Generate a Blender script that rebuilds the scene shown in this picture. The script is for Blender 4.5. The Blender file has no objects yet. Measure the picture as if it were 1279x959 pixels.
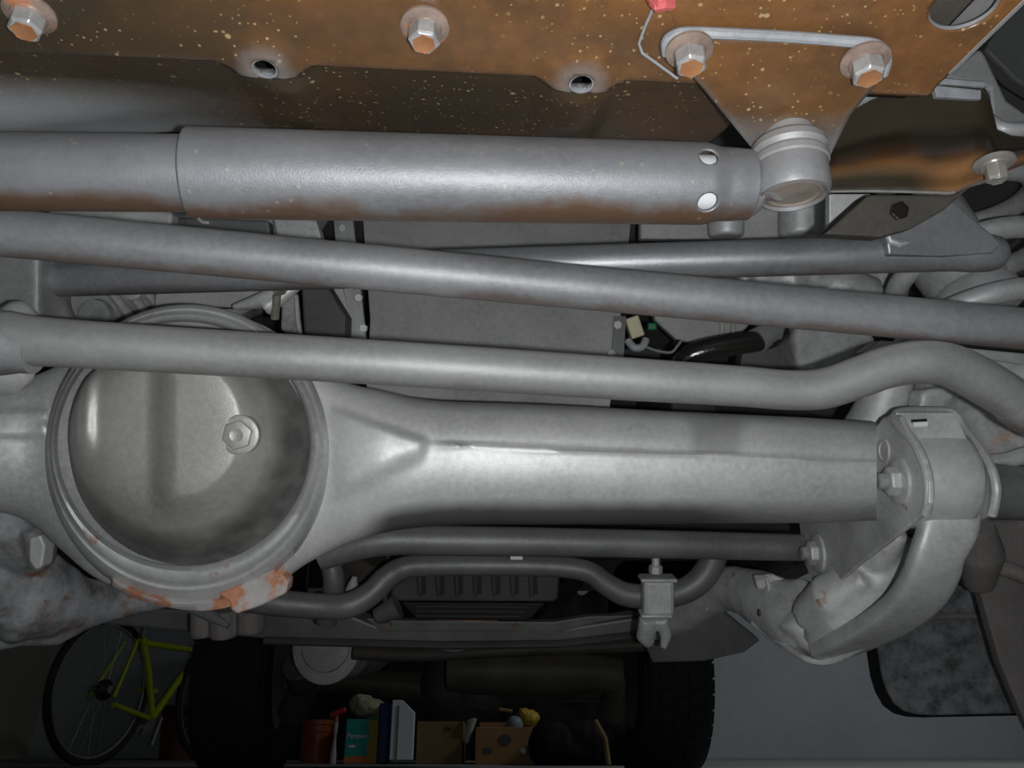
import bpy, bmesh, math, random
from mathutils import Vector, Matrix
random.seed(7)
PI = math.pi
SC = bpy.context.scene
COL = SC.collection

# ------------------------------------------------------------------ camera
PITCH = math.radians(24.0)
FPX = 995.0
CAM = Vector((0, 0, 0.12))
R_ = Vector((1, 0, 0))
F_ = Vector((0, math.cos(PITCH), math.sin(PITCH)))
U_ = Vector((0, -math.sin(PITCH), math.cos(PITCH)))
cd = bpy.data.cameras.new('camera')
cam = bpy.data.objects.new('camera', cd)
COL.objects.link(cam)
cam.location = CAM
cam.rotation_euler = (PI/2 + PITCH, 0, 0)
cd.sensor_width = 36.0
cd.lens = FPX * 36.0 / 1279.0
cd.clip_start = 0.02
cd.clip_end = 50
SC.camera = cam

# ------------------------------------------------------------------ world, lamps, exposure
world = bpy.data.worlds.new('world')
SC.world = world
world.use_nodes = True
bgn = world.node_tree.nodes['Background']
bgn.inputs[0].default_value = (0.80, 0.90, 1.0, 1)
bgn.inputs[1].default_value = 0.06

def lamp(name, kind, loc, energy, color=(1, 1, 1), size=0.01, rot=(0, 0, 0), size_y=None):
    l = bpy.data.lights.new(name, kind)
    l.energy = energy
    l.color = color
    if kind == 'AREA':
        l.size = size
        if size_y:
            l.shape = 'RECTANGLE'; l.size_y = size_y
    else:
        l.shadow_soft_size = size
    o = bpy.data.objects.new(name, l)
    o.location = loc
    o.rotation_euler = rot
    COL.objects.link(o)
    return o

# the camera's own flash, just beside the lens
lamp('camera_flash', 'POINT', CAM + R_*0.034 - U_*0.010 - F_*0.02, 10.0, (0.97, 0.99, 1.0), 0.006)
# added soft fill from behind the camera, tinted like daylight
lamp('front_fill', 'AREA', (0.3, -2.4, 1.0), 1.8, (0.85, 0.93, 1.0), 2.6, (math.radians(80), 0, 0), 1.6)
# added fill brightening the back of the garage; no lamp is visible
lamp('back_fill', 'AREA', (2.3, 3.7, 2.30), 17.0, (.95, 0.98, 1.0), 0.9, (0, 0, 0), 0.2)

SC.view_settings.view_transform = 'Standard'
SC.view_settings.look = 'None'
SC.view_settings.gamma = 1.0
SC.view_settings.use_curve_mapping = False
SC.view_settings.exposure = 0.25

# ------------------------------------------------------------------ measuring helpers
def W(px, py, d):
    """point seen at (px,py) of the photograph, d metres along the optical axis"""
    return CAM + d*(F_ + R_*((px-639.5)/FPX) + U_*((479.5-py)/FPX))
def WZ(px, py, z):
    v = F_ + R_*((px-639.5)/FPX) + U_*((479.5-py)/FPX)
    return CAM + v*((z-CAM.z)/v.z)
def WY(px, py, y):
    v = F_ + R_*((px-639.5)/FPX) + U_*((479.5-py)/FPX)
    return CAM + v*((y-CAM.y)/v.y)
def sm(a, b, x):
    t = max(0.0, min(1.0, (x-a)/(b-a)))
    return t*t*(3-2*t)
def frame(n, hint=None):
    n = Vector(n).normalized()
    h = Vector(hint) if hint is not None else (Vector((0, 0, 1)) if abs(n.z) < 0.9 else Vector((1, 0, 0)))
    a = h.cross(n).normalized()
    b = n.cross(a).normalized()
    return a, b, n
def catmull(P, sub=8):
    out = []
    n = len(P)
    dim = len(P[0])
    for i in range(n-1):
        p0 = P[max(i-1, 0)]; p1 = P[i]; p2 = P[i+1]; p3 = P[min(i+2, n-1)]
        for k in range(sub):
            t = k/sub
            out.append(tuple(0.5*((2*p1[j]) + (-p0[j]+p2[j])*t + (2*p0[j]-5*p1[j]+4*p2[j]-p3[j])*t*t + (-p0[j]+3*p1[j]-3*p2[j]+p3[j])*t**3) for j in range(dim)))
    out.append(tuple(P[-1]))
    return out

# ------------------------------------------------------------------ mesh builder
class MB:
    def __init__(s):
        s.v = []; s.f = []
    def add(s, vs, fs):
        b = len(s.v)
        s.v += [Vector(v) for v in vs]
        s.f += [tuple(i+b for i in f) for f in fs]
        return s
    def rings(s, rings, closed=True, cap0=True, cap1=True):
        n = len(rings[0]); vs = []; fs = []
        for r in rings: vs += r
        for i in range(len(rings)-1):
            for j in range(n if closed else n-1):
                k = (j+1) % n
                fs.append((i*n+j, i*n+k, (i+1)*n+k, (i+1)*n+j))
        if cap0: fs.append(tuple(range(n-1, -1, -1)))
        if cap1: fs.append(tuple((len(rings)-1)*n+j for j in range(n)))
        return s.add(vs, fs)
    def tube(s, pts, r, seg=16, caps=True, flat=1.0, hint=None):
        """r number or list; flat squashes the section along the second axis"""
        pts = [Vector(p) for p in pts]
        n = len(pts)
        rr = r if isinstance(r, (list, tuple)) else [r]*n
        rings = []
        a = None
        for i, p in enumerate(pts):
            t = (pts[min(i+1, n-1)] - pts[max(i-1, 0)]).normalized()
            if a is None:
                a, b, _ = frame(t, hint)
            else:
                a = (a - t*a.dot(t)).normalized(); b = t.cross(a)
            fl = flat[i] if isinstance(flat, (list, tuple)) else flat
            rings.append([p + a*(rr[i]*math.cos(2*PI*j/seg)) + b*(rr[i]*fl*math.sin(2*PI*j/seg)) for j in range(seg)])
        return s.rings(rings, True, caps, caps)
    def lathe(s, o, axis, prof, seg=28, hint=None, sx=1.0, caps=True):
        """prof = [(radius, height along axis)]"""
        o = Vector(o); a, b, n = frame(axis, hint)
        rings = [[o + n*h + a*(max(r, 1e-5)*sx*math.cos(2*PI*j/seg)) + b*(max(r, 1e-5)*math.sin(2*PI*j/seg)) for j in range(seg)] for r, h in prof]
        return s.rings(rings, True, caps, caps)
    def prism(s, poly, off):
        """solid from a polygon and an offset vector"""
        off = Vector(off); n = len(poly)
        vs = [Vector(p) for p in poly] + [Vector(p)+off for p in poly]
        fs = [tuple(range(n)), tuple(range(2*n-1, n-1, -1))]
        for i in range(n):
            k = (i+1) % n
            fs.append((i, n+i, n+k, k))
        return s.add(vs, fs)
    def box(s, c, sx, sy, sz, a=(1, 0, 0), b=(0, 1, 0), n=(0, 0, 1)):
        c = Vector(c); a = Vector(a).normalized(); b = Vector(b).normalized(); n = Vector(n).normalized()
        vs = [c + a*(i*sx/2) + b*(j*sy/2) + n*(k*sz/2) for k in (-1, 1) for j in (-1, 1) for i in (-1, 1)]
        fs = [(0, 2, 3, 1), (4, 5, 7, 6), (0, 1, 5, 4), (2, 6, 7, 3), (0, 4, 6, 2), (1, 3, 7, 5)]
        return s.add(vs, fs)
    def ball(s, c, rx, ry=None, rz=None, seg=16, a=(1, 0, 0), b=(0, 1, 0), n=(0, 0, 1)):
        ry = rx if ry is None else ry; rz = rx if rz is None else rz
        c = Vector(c); a = Vector(a); b = Vector(b); n = Vector(n)
        rings = []
        m = seg//2
        for i in range(1, m):
            th = PI*i/m
            rings.append([c + n*(rz*math.cos(th)) + a*(rx*math.sin(th)*math.cos(2*PI*j/seg)) + b*(ry*math.sin(th)*math.sin(2*PI*j/seg)) for j in range(seg)])
        base = len(s.v)
        s.rings(rings, True, True, True)
        return s
    def hexh(s, o, axis, r, h, dome=0.15):
        """hexagonal bolt head, chamfered"""
        o = Vector(o); a, b, n = frame(axis)
        def ring(rad, hh, seg=6):
            return [o + n*hh + a*(rad*math.cos(2*PI*j/seg+.3)) + b*(rad*math.sin(2*PI*j/seg+.3)) for j in range(seg)]
        return s.rings([ring(r, 0), ring(r, h*.85), ring(r*.86, h)])

def loc_of(o):
    l = Vector(o.location)
    while o.parent:
        o = o.parent; l += Vector(o.location)
    return l
def build(name, mb, mat, parent=None, smooth=35, bevel=0.0, mods=None, origin=None):
    me = bpy.data.meshes.new(name)
    c = Vector(origin) if origin is not None else sum(mb.v, Vector())/len(mb.v)
    me.from_pydata([tuple(v-c) for v in mb.v], [], mb.f)
    bm = bmesh.new(); bm.from_mesh(me)
    bmesh.ops.recalc_face_normals(bm, faces=bm.faces[:])
    bm.to_mesh(me); bm.free()
    if smooth:
        me.shade_smooth()
        me.set_sharp_from_angle(angle=math.radians(smooth))
    me.materials.append(mat)
    o = bpy.data.objects.new(name, me)
    COL.objects.link(o)
    if parent is not None:
        o.parent = parent
        o.location = c - loc_of(parent)
    else:
        o.location = c
    if bevel:
        m = o.modifiers.new('bevel', 'BEVEL'); m.width = bevel; m.segments = 2; m.limit_method = 'ANGLE'; m.angle_limit = math.radians(40)
    return o
def casting(name, mb, mat, parent=None, voxel=0.003, smooth_it=6, rough=0.0, rscale=0.02):
    """overlapping pieces fused into one cast surface"""
    o = build(name, mb, mat, parent, smooth=0)
    m = o.modifiers.new('fuse', 'REMESH'); m.mode = 'VOXEL'; m.voxel_size = voxel; m.use_smooth_shade = True
    m = o.modifiers.new('soft', 'SMOOTH'); m.factor = 0.6; m.iterations = smooth_it
    if rough:
        t = bpy.data.textures.new('lumps', 'CLOUDS'); t.noise_scale = rscale
        m = o.modifiers.new('lumps', 'DISPLACE'); m.texture = t; m.strength = rough; m.mid_level = 0.5
    dg = bpy.context.evaluated_depsgraph_get()
    me = bpy.data.meshes.new_from_object(o.evaluated_get(dg))
    o.modifiers.clear()
    o.data = me
    return o
def tag(o, label=None, cat=None, group=None, kind=None):
    if label: o['label'] = label
    if cat: o['category'] = cat
    if group: o['group'] = group
    if kind: o['kind'] = kind
    return o
def thing(name, label, cat, loc, group=None):
    o = bpy.data.objects.new(name, None)
    o.empty_display_size = 0.02
    o.location = loc
    COL.objects.link(o)
    return tag(o, label, cat, group)

# ------------------------------------------------------------------ materials
def newmat(name):
    m = bpy.data.materials.new(name); m.use_nodes = True
    nt = m.node_tree; nt.nodes.clear()
    out = nt.nodes.new('ShaderNodeOutputMaterial')
    b = nt.nodes.new('ShaderNodeBsdfPrincipled')
    nt.links.new(b.outputs[0], out.inputs[0])
    return m, nt, b
def N(nt, t, **kw):
    n = nt.nodes.new(t)
    for k, v in kw.items(): setattr(n, k, v)
    return n
def noise(nt, vec, scale, detail=4, rough=.55):
    n = N(nt, 'ShaderNodeTexNoise'); n.inputs['Scale'].default_value = scale
    n.inputs['Detail'].default_value = detail; n.inputs['Roughness'].default_value = rough
    nt.links.new(vec, n.inputs['Vector']); return n.outputs[0]
def ramp(nt, val, stops):
    r = N(nt, 'ShaderNodeValToRGB')
    els = r.color_ramp.elements
    while len(els) < len(stops): els.new(0.5)
    for e, (p, c) in zip(els, stops):
        e.position = p
        e.color = (c, c, c, 1) if not isinstance(c, (tuple, list)) else (*c, 1)
    nt.links.new(val, r.inputs[0]); return r.outputs[0]
def mix(nt, fac, a, b):
    m = N(nt, 'ShaderNodeMix', data_type='RGBA')
    if isinstance(fac, (int, float)): m.inputs[0].default_value = fac
    else: nt.links.new(fac, m.inputs[0])
    for i, c in ((6, a), (7, b)):
        if isinstance(c, (tuple, list)): m.inputs[i].default_value = (*c[:3], 1)
        else: nt.links.new(c, m.inputs[i])
    return m.outputs[2]
def math_(nt, op, a, b=None):
    m = N(nt, 'ShaderNodeMath', operation=op)
    for i, c in ((0, a), (1, b)):
        if c is None: continue
        if isinstance(c, (int, float)): m.inputs[i].default_value = c
        else: nt.links.new(c, m.inputs[i])
    return m.outputs[0]
def bump(nt, b, h, strength, dist=0.001):
    n = N(nt, 'ShaderNodeBump'); n.inputs['Strength'].default_value = strength; n.inputs['Distance'].default_value = dist
    nt.links.new(h, n.inputs['Height']); nt.links.new(n.outputs[0], b.inputs['Normal'])
def metal(name, c1, c2, rough=.55, spec=.5, scale=9, rust=0.0, rustcol=(.16, .075, .035), under=0.0, speck=0.0, bmp=.25, metallic=0.0, edge=0.0, grain=700, shade_grime=False, gn=.9):
    """dusty painted steel; rust = share of rust patches, under = rust along the underside, speck = pale specks"""
    m, nt, b = newmat(name)
    geo = N(nt, 'ShaderNodeNewGeometry'); P = geo.outputs['Position']
    n1 = noise(nt, P, scale, 5, .6)
    col = mix(nt, ramp(nt, n1, [(.33, 0.0), (.67, 1.0)]), c1, c2)
    n2 = noise(nt, P, 180, 3, .6)
    col = mix(nt, ramp(nt, n2, [(.35, 0.0), (.75, .30)]), col, tuple(min(1, c*1.35) for c in c2))
    tp_ = N(nt, 'ShaderNodeVectorMath', operation='DOT_PRODUCT')
    nt.links.new(geo.outputs['Normal'], tp_.inputs[0]); tp_.inputs[1].default_value = (0, -.25, .968)
    tv = math_(nt, 'ADD', tp_.outputs['Value'], math_(nt, 'MULTIPLY', math_(nt, 'SUBTRACT', n1, .5), .5))
    col = mix(nt, ramp(nt, tv, [(.50, 0.0), (.85, .5)]), col, tuple(min(.8, c*1.6) for c in c2))
    if under > 0:
        sp = N(nt, 'ShaderNodeVectorMath', operation='DOT_PRODUCT')
        nt.links.new(geo.outputs['Normal'], sp.inputs[0]); sp.inputs[1].default_value = (0, .42, -.907)
        nn = noise(nt, P, 16, 4, .6)
        v = math_(nt, 'ADD', sp.outputs['Value'], math_(nt, 'MULTIPLY', math_(nt, 'SUBTRACT', nn, .5), 1.1))
        col = mix(nt, math_(nt, 'MULTIPLY', ramp(nt, v, [(.66, 0.0), (.95, 1.0)]), under), col, rustcol)
    if rust > 0:
        nn = noise(nt, P, 28, 6, .65)
        f = ramp(nt, nn, [(.64-rust*.35, 0.0), (.72-rust*.35, 1.0)])
        rc = mix(nt, noise(nt, P, 140, 3), rustcol, tuple(min(1, c*2.2) for c in rustcol))
        col = mix(nt, f, col, rc)
    if speck > 0:
        vo = N(nt, 'ShaderNodeTexVoronoi'); vo.inputs['Scale'].default_value = 130
        nt.links.new(P, vo.inputs['Vector'])
        sel = ramp(nt, vo.outputs['Color'], [(.72, 0.0), (.74, 1.0)])
        f = math_(nt, 'MULTIPLY', ramp(nt, vo.outputs['Distance'], [(.14, 1.0), (.22, 0.0)]), sel)
        col = mix(nt, math_(nt, 'MULTIPLY', f, speck), col, (.45, .40, .32))
    if shade_grime:  # 'dark' attribute: painted shade on the cover, oily and shaded axle edges
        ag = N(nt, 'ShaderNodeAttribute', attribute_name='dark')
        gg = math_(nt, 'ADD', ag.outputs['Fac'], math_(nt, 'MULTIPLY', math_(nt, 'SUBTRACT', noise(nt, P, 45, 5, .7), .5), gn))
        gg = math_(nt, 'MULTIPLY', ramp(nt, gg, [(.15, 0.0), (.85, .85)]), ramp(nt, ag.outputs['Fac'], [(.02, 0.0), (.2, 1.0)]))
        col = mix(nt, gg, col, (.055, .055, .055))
    nt.links.new(col, b.inputs['Base Color'])
    b.inputs['Roughness'].default_value = rough
    b.inputs['Metallic'].default_value = metallic
    b.inputs['Specular IOR Level'].default_value = spec
    hh = math_(nt, 'ADD', math_(nt, 'MULTIPLY', n2, .6), noise(nt, P, grain, 2))
    bump(nt, b, hh, bmp, .0006)
    return m
def plain(name, c, rough=.6, spec=.4, metallic=0, bmp=0.1, scale=30, var=.25):
    m, nt, b = newmat(name)
    P = N(nt, 'ShaderNodeNewGeometry').outputs['Position']
    n1 = noise(nt, P, scale, 4)
    col = mix(nt, n1, tuple(x*(1-var) for x in c), tuple(min(1, x*(1+var)) for x in c))
    nt.links.new(col, b.inputs['Base Color'])
    b.inputs['Roughness'].default_value = rough; b.inputs['Metallic'].default_value = metallic
    b.inputs['Specular IOR Level'].default_value = spec
    bump(nt, b, noise(nt, P, scale*12, 3), bmp, .001)
    return m
G = lambda v, t=(1, 1, 1): tuple(v*x for x in t)
M = {}
M['damper'] = metal('damper_grey_paint', G(.19, (.97, 1, 1.06)), G(.27, (.98, 1, 1.05)), metallic=.4, rough=.5, spec=.6, under=.95, speck=.5, rustcol=(.17, .095, .055), scale=6)
M['rod'] = metal('dusty_rod_steel', G(.23, (.98, 1, 1.05)), G(.36, (.99,1,1.03)), metallic=.4, rough=.52, spec=.5, under=.55, speck=.25, rustcol=(.15, .085, .05), scale=7)
M['rod_plain'] = metal('dusty_dark_rod', G(.25), G(.37), metallic=.35, rough=.54, scale=7, under=.2)
M['panhard'] = metal('panhard_steel', G(.25, (.97, 1, 1.05)), G(.38, (.98, 1, 1.04)), metallic=.5, rough=.42, spec=.6, scale=7, under=.4)
M['axle'] = metal('axle_dusty_casting', G(.46), G(.74, (1.0, 1, .985)), metallic=.4, rough=.5, scale=5, under=.1, speck=.15, shade_grime=True, gn=.35)
M['cover'] = metal('cover_dusty_steel', G(.30, (1.02, 1, .94)), G(.50, (1.02, 1, .94)), metallic=.45, rough=.5, scale=6, bmp=.35, shade_grime=True)
M['ring'] = metal('ring_casting', G(.36), G(.56), metallic=.4, rough=.5, scale=9, rust=.05, rustcol=(.25, .12, .07))
M['rusty'] = metal('rusty_flange', G(.30), G(.42, (1.05, 1, .97)), rough=.7, scale=30, rust=.5, rustcol=(.30, .13, .07), bmp=.6)
M['cast'] = metal('dusty_bracket_casting', G(.42), G(.68), metallic=.3, rough=.5, scale=14, speck=.1)
M['cast_rust'] = metal('bracket_casting_with_rust', G(.44), G(.70), metallic=.25, rough=.55, scale=18, rust=.10, rustcol=(.24, .15, .11))
M['cast_dark'] = metal('dark_arm_casting', G(.18), G(.42), rough=.55, scale=16, rust=.05, rustcol=(.24, .15, .11), bmp=.5)
M['mottled'] = metal('mottled_arm_casting', G(.08, (1.1, 1, .92)), G(.36, (.97, 1, 1.05)), rough=.6, scale=22, rust=.22, rustcol=(.14, .08, .055), bmp=.6)
M['alu'] = metal('dull_aluminium', G(.34, (1, 1, .97)), G(.52, (1, 1, .97)), rough=.5, scale=20)
M['dim'] = metal('grimy_grey_steel', G(.13), G(.23), rough=.5, metallic=.3, scale=9)
M['dark'] = metal('dark_grimy_steel', G(.045), G(.085), rough=.6, scale=9)
M['darkbrown'] = metal('dark_brown_grime', (.05, .045, .038), (.10, .09, .075), rough=.6, scale=8)
M['black'] = plain('black_rubber_and_shade', (.012, .012, .013), .5)
M['black_gloss'] = plain('oily_black_pipe', (.02, .018, .016), .18, .8, bmp=.4)
M['bolt'] = metal('bolt_steel', G(.32), G(.52), rough=.35, spec=.7, scale=60, rust=.12, rustcol=(.38, .16, .06), metallic=.3)
M['boltface'] = metal('bolt_orange_rust', (.30, .12, .05), (.42, .20, .09), rough=.55, scale=80)
M['washer'] = metal('washer_rust', (.16, .115, .09), (.32, .24, .20), rough=.4, scale=60, rust=.25, rustcol=(.32, .12, .05))
M['zinc'] = metal('zinc_bolt', G(.26, (1.05, 1, .9)), G(.42, (1.05, 1, .9)), rough=.3, spec=.8, scale=60, metallic=.4)
M['white'] = plain('white_and_glint', (.85, .87, .90), .35)
M['edge'] = metal('bare_plate_edge', G(.26, (.95, 1, 1.06)), G(.40, (.95, 1, 1.06)), rough=.5, scale=40)
M['liner'] = metal('dusty_liner', G(.14, (1.08, 1, .95)), G(.22, (1.08, 1, .95)), rough=.7, scale=10)
M['sump'] = metal('sump_plate', G(.30, (1, 1, .97)), G(.46, (1, 1, .97)), rough=.4, scale=6, spec=.6)
M['tyre'] = plain('tyre_rubber', (.016, .017, .018), .75, .3, scale=20)
M['cream'] = plain('cream_plastic', (.55, .50, .33), .4)
M['green'] = plain('green_clip', (.02, .16, .07), .4)
M['red'] = plain('worn_pink_red_tape', (.55, .12, .12), .5, scale=90, var=.7)

def amber_mat(spots=True, hot=1.0):
    """oily brown rust-proofing coat with pale specks; 'dust' attribute marks dusty parts, 'dark' where the colour is darkened, painted shade included"""
    m, nt, b = newmat('amber_rustproofed_steel')
    P = N(nt, 'ShaderNodeNewGeometry').outputs['Position']
    at = N(nt, 'ShaderNodeAttribute', attribute_name='dust')
    ad = N(nt, 'ShaderNodeAttribute', attribute_name='dark')
    n1 = noise(nt, P, 12, 5, .6)
    n2 = noise(nt, P, 60, 4, .7)
    col = mix(nt, ramp(nt, n1, [(.35, 0.0), (.65, 1.0)]), tuple(hot*c for c in (.22, .10, .036)), tuple(hot*c for c in (.13, .068, .032)))
    col = mix(nt, ramp(nt, n2, [(.42, 0.0), (.8, .55)]), col, (.34, .155, .055))
    dk = mix(nt, n1, (.036, .029, .019), (.072, .054, .032))
    dd = math_(nt, 'ADD', ad.outputs['Fac'], math_(nt, 'MULTIPLY', math_(nt, 'SUBTRACT', n1, .5), .9))
    ddc = N(nt, 'ShaderNodeClamp'); nt.links.new(dd, ddc.inputs[0])
    col = mix(nt, ddc.outputs[0], col, dk)
    for sc, th, a0, a1 in () if not spots else ((66, .66, .09, .14), (105, .62, .09, .15), (190, .62, .12, .20), (330, .75, .14, .24)):
        vo = N(nt, 'ShaderNodeTexVoronoi'); vo.inputs['Scale'].default_value = sc
        nt.links.new(P, vo.inputs['Vector'])
        sel = ramp(nt, vo.outputs['Color'], [(th, 0.0), (th+.02, 1.0)])
        clump = ramp(nt, noise(nt, P, 9, 2), [(.38, 0.0), (.52, 1.0)])
        f = math_(nt, 'MULTIPLY', math_(nt, 'MULTIPLY', ramp(nt, vo.outputs['Distance'], [(a0, .8), (a1, 0.0)]), sel), clump)
        col = mix(nt, f, col, (.52, .40, .20))
    du = math_(nt, 'ADD', at.outputs['Fac'], math_(nt, 'MULTIPLY', math_(nt, 'SUBTRACT', n2, .5), .35))
    duc = N(nt, 'ShaderNodeClamp'); nt.links.new(du, duc.inputs[0])
    gray = mix(nt, n1, G(.20, (.95, 1, 1.05)), G(.34, (.95, 1, 1.05)))
    col = mix(nt, math_(nt, 'MULTIPLY', duc.outputs[0], ramp(nt, at.outputs['Fac'], [(0.02, 0.0), (.12, 1.0)])), col, gray)
    nt.links.new(col, b.inputs['Base Color'])
    b.inputs['Roughness'].default_value = .30
    b.inputs['Specular IOR Level'].default_value = .45
    bump(nt, b, math_(nt, 'ADD', n2, noise(nt, P, 400, 3)), .25, .0006)
    return m
M['amber'] = amber_mat()
M['amber_plain'] = amber_mat(False, 1.5)
def setattrs(me, dust, dark):
    a = me.attributes.new('dust', 'FLOAT', 'POINT'); a.data.foreach_set('value', dust)
    a = me.attributes.new('dark', 'FLOAT', 'POINT'); a.data.foreach_set('value', dark)

# car axes: the car stands turned about 3.5 degrees to the lens
YAW = math.radians(3.5)
CX = Vector((math.cos(YAW), math.sin(YAW), 0))
CY = Vector((-math.sin(YAW), math.cos(YAW), 0))
UPZ = Vector((0, 0, 1))
DN = Vector((0, 0, -1))

# ================================================================== THE SETTING
def concrete(name, c, stain, scale=1.2):
    m, nt, b = newmat(name)
    P = N(nt, 'ShaderNodeNewGeometry').outputs['Position']
    col = mix(nt, ramp(nt, noise(nt, P, scale, 5, .6), [(.3, 0.0), (.7, 1.0)]), c, stain)
    col = mix(nt, ramp(nt, noise(nt, P, 14, 4), [(.45, 0.0), (.8, .35)]), col, tuple(x*.7 for x in c))
    nt.links.new(col, b.inputs['Base Color']); b.inputs['Roughness'].default_value = .8
    bump(nt, b, noise(nt, P, 60, 4), .3, .004)
    return m
m_floor = concrete('garage_floor_concrete', (.27, .27, .265), (.17, .17, .165))
m_wall = concrete('painted_garage_wall', (.37, .395, .41), (.31, .33, .345))
m_wall2 = concrete('olive_stained_wall', (.24, .24, .17), (.33, .33, .28))
def slab(name, c, sx, sy, sz, mat):
    o = build(name, MB().box(c, sx, sy, sz), mat, smooth=0)
    o['kind'] = 'structure'
    return o
X0, X1, Y0, Y1, H = -3.3, 3.6, -2.6, 6.0, 2.5
slab('floor', ((X0+X1)/2, (Y0+Y1)/2, -.05), X1-X0, Y1-Y0, .1, m_floor)
slab('wall_back', ((X0+X1)/2, Y1+.05, H/2), X1-X0, .1, H, m_wall)
slab('wall_left', (X0-.05, (Y0+Y1)/2, H/2), .1, Y1-Y0+.2, H, m_wall2)
slab('wall_right', (X1+.05, (Y0+Y1)/2, H/2), .1, Y1-Y0+.2, H, m_wall)
slab('ceiling', ((X0+X1)/2, (Y0+Y1)/2, H+.05), X1-X0+.2, Y1-Y0+.2, .1, m_wall)

# ================================================================== FRONT CROSSMEMBER (the rust-proofed beam overhead)
def sheet_with_holes(nu, nv, par, pos, holes):
    """grid sheet; holes = (u, v, ru, rv) in parameter units, cut and snapped round"""
    P = [[par(i/(nu-1), j/(nv-1)) for i in range(nu)] for j in range(nv)]
    dead = set()
    for j in range(nv-1):
        for i in range(nu-1):
            cu = (P[j][i][0]+P[j+1][i+1][0])/2; cv = (P[j][i][1]+P[j+1][i+1][1])/2
            for (hu, hv, ru, rv) in holes:
                if ((cu-hu)/ru)**2 + ((cv-hv)/rv)**2 < 1: dead.add((i, j))
    for j in range(nv):
        for i in range(nu):
            adj = [(i-1, j-1), (i, j-1), (i-1, j), (i, j)]
            nd = sum(a in dead for a in adj)
            if 0 < nd < 4:
                u, v = P[j][i]
                for (hu, hv, ru, rv) in holes:
                    q = math.hypot((u-hu)/ru, (v-hv)/rv)
                    if 0.3 < q < 1.9:
                        P[j][i] = (hu+(u-hu)/q, hv+(v-hv)/q)
    mb = MB()
    idx = {}
    keep = [[False]*nu for _ in range(nv)]
    fs = []
    for j in range(nv-1):
        for i in range(nu-1):
            if (i, j) not in dead:
                fs.append(((i, j), (i+1, j), (i+1, j+1), (i, j+1)))
    vs = []; uv = []
    for f in fs:
        for k in f:
            if k not in idx:
                idx[k] = len(vs); u, v = P[k[1]][k[0]]
                vs.append(pos(u, v)); uv.append((u, v))
    mb.add(vs, [tuple(idx[k] for k in f) for f in fs])
    return mb, uv
PZ = 0.50
FO = WZ(639.5, 91, PZ)                     # a point on the fold line
def carxy(p):
    r = Vector(p)-FO
    return r.dot(CX), r.dot(CY)
h1 = carxy(WZ(332, 78, PZ)); h2 = carxy(WZ(726, 97, PZ)); h3 = carxy(WZ(1207, 8, PZ))
def foldv(u):
    e = 0
    for h in (h1, h2):
        e += .0065*(1-sm(.016, .030, abs(u-h[0])))
    return e
def cross_pos(u, v):
    e = foldv(u)
    vv = v - e
    if vv <= 0:
        z = 0.0
    else:
        z = -.0006 + .006*sm(0, .004, vv) + vv*.36 + .0*vv
    if vv > .115: z += (vv-.115)*3.0
    # embossed pads round the holes, and the left flare
    for h in (h1, h2):
        q = math.hypot(u-h[0], (v-h[1]))
        z -= .0045*(1-sm(.007, .028, q))*(1-sm(.0, .02, vv))
        z -= .006*math.exp(-((u-h[0]-.004)/.016)**2)*sm(.004, .03, vv)*(1-sm(.06, .10, vv))
    z -= .030*(1-sm(-.42, -.20, u))*sm(.035, .085, vv)
    return FO + CX*u + CY*v + UPZ*z
uL, uR = -.42, .292
eb_ = carxy(WZ(1184, 92, PZ)); et_ = carxy(WZ(1279, 2, PZ))
def cpar(a, b):
    vmax = .15
    u = uL + (uR-uL)*a
    if a > .6:
        v0 = -.085 + .10*b
        ur = eb_[0] + (et_[0]-eb_[0])*max(-.2, min(1.6, (v0-eb_[1])/(et_[1]-eb_[1])))
        u = (uL + (uR-uL)*.6) + (ur-(uL + (uR-uL)*.6))*(a-.6)/.4
    v = -.085 + (vmax+.085)*b
    lim = vmax + (.012-vmax)*sm(.155, .168, u)
    v = -.085 + (lim+.085)*b
    return (u, v)
cm = thing('front_crossmember', 'rust-proofed brown steel crossmember with pale specks and holes, overhead across the top', 'crossmember', FO)
mb, uv = sheet_with_holes(286, 96, cpar, cross_pos, [(h1[0], h1[1], .0076, .0076), (h2[0], h2[1], .0076, .0076), (h3[0]-.002, h3[1]-.001, .019, .017)])
o = build('panel', mb, M['amber'], cm, smooth=50, origin=FO)
dust = []; dark = []
for (u, v) in uv:
    vv = v-foldv(u)
    d = 1.1*(1-sm(-.36, -.14, u))*sm(.03, .075, vv) + .10*math.exp(-((vv)/.004)**2) + .35*sm(.085, .11, vv)*(1-sm(-.30, -.1, u))
    for h in (h1, h2):
        d += .4*math.exp(-((math.hypot(u-h[0], v-h[1])-.010)/.006)**2)
    dust.append(min(1, d))
    dk = .22 + .80*(1-sm(-.30, .0, u)) - .25*sm(.0, .2, u)  # colour gets darker towards the left end
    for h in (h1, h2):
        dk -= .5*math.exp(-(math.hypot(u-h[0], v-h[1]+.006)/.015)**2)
    if vv > 0: dk = .75 + .15*(1-sm(-.1, .2, u))  # sloping face past the fold coloured dark: grazing shade painted in
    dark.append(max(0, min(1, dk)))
setattrs(o.data, dust, dark)
so = o.modifiers.new('sheet', 'SOLIDIFY'); so.thickness = .0035; so.offset = 0
for h, ru, rv in ((h1, .0068, .0068), (h2, .0068, .0068)):
    c = FO + CX*h[0] + CY*h[1] + DN*.0046
    build('hole_rim', MB().lathe(c, UPZ, [(ru+.0016, .001), (ru+.0012, -.0006), (ru, -.0008), (ru-.0004, .0022), (ru, .003)], 24, caps=False), M['edge'], cm)
hc = FO + CX*(h3[0]-.002) + CY*(h3[1]-.001)
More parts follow.
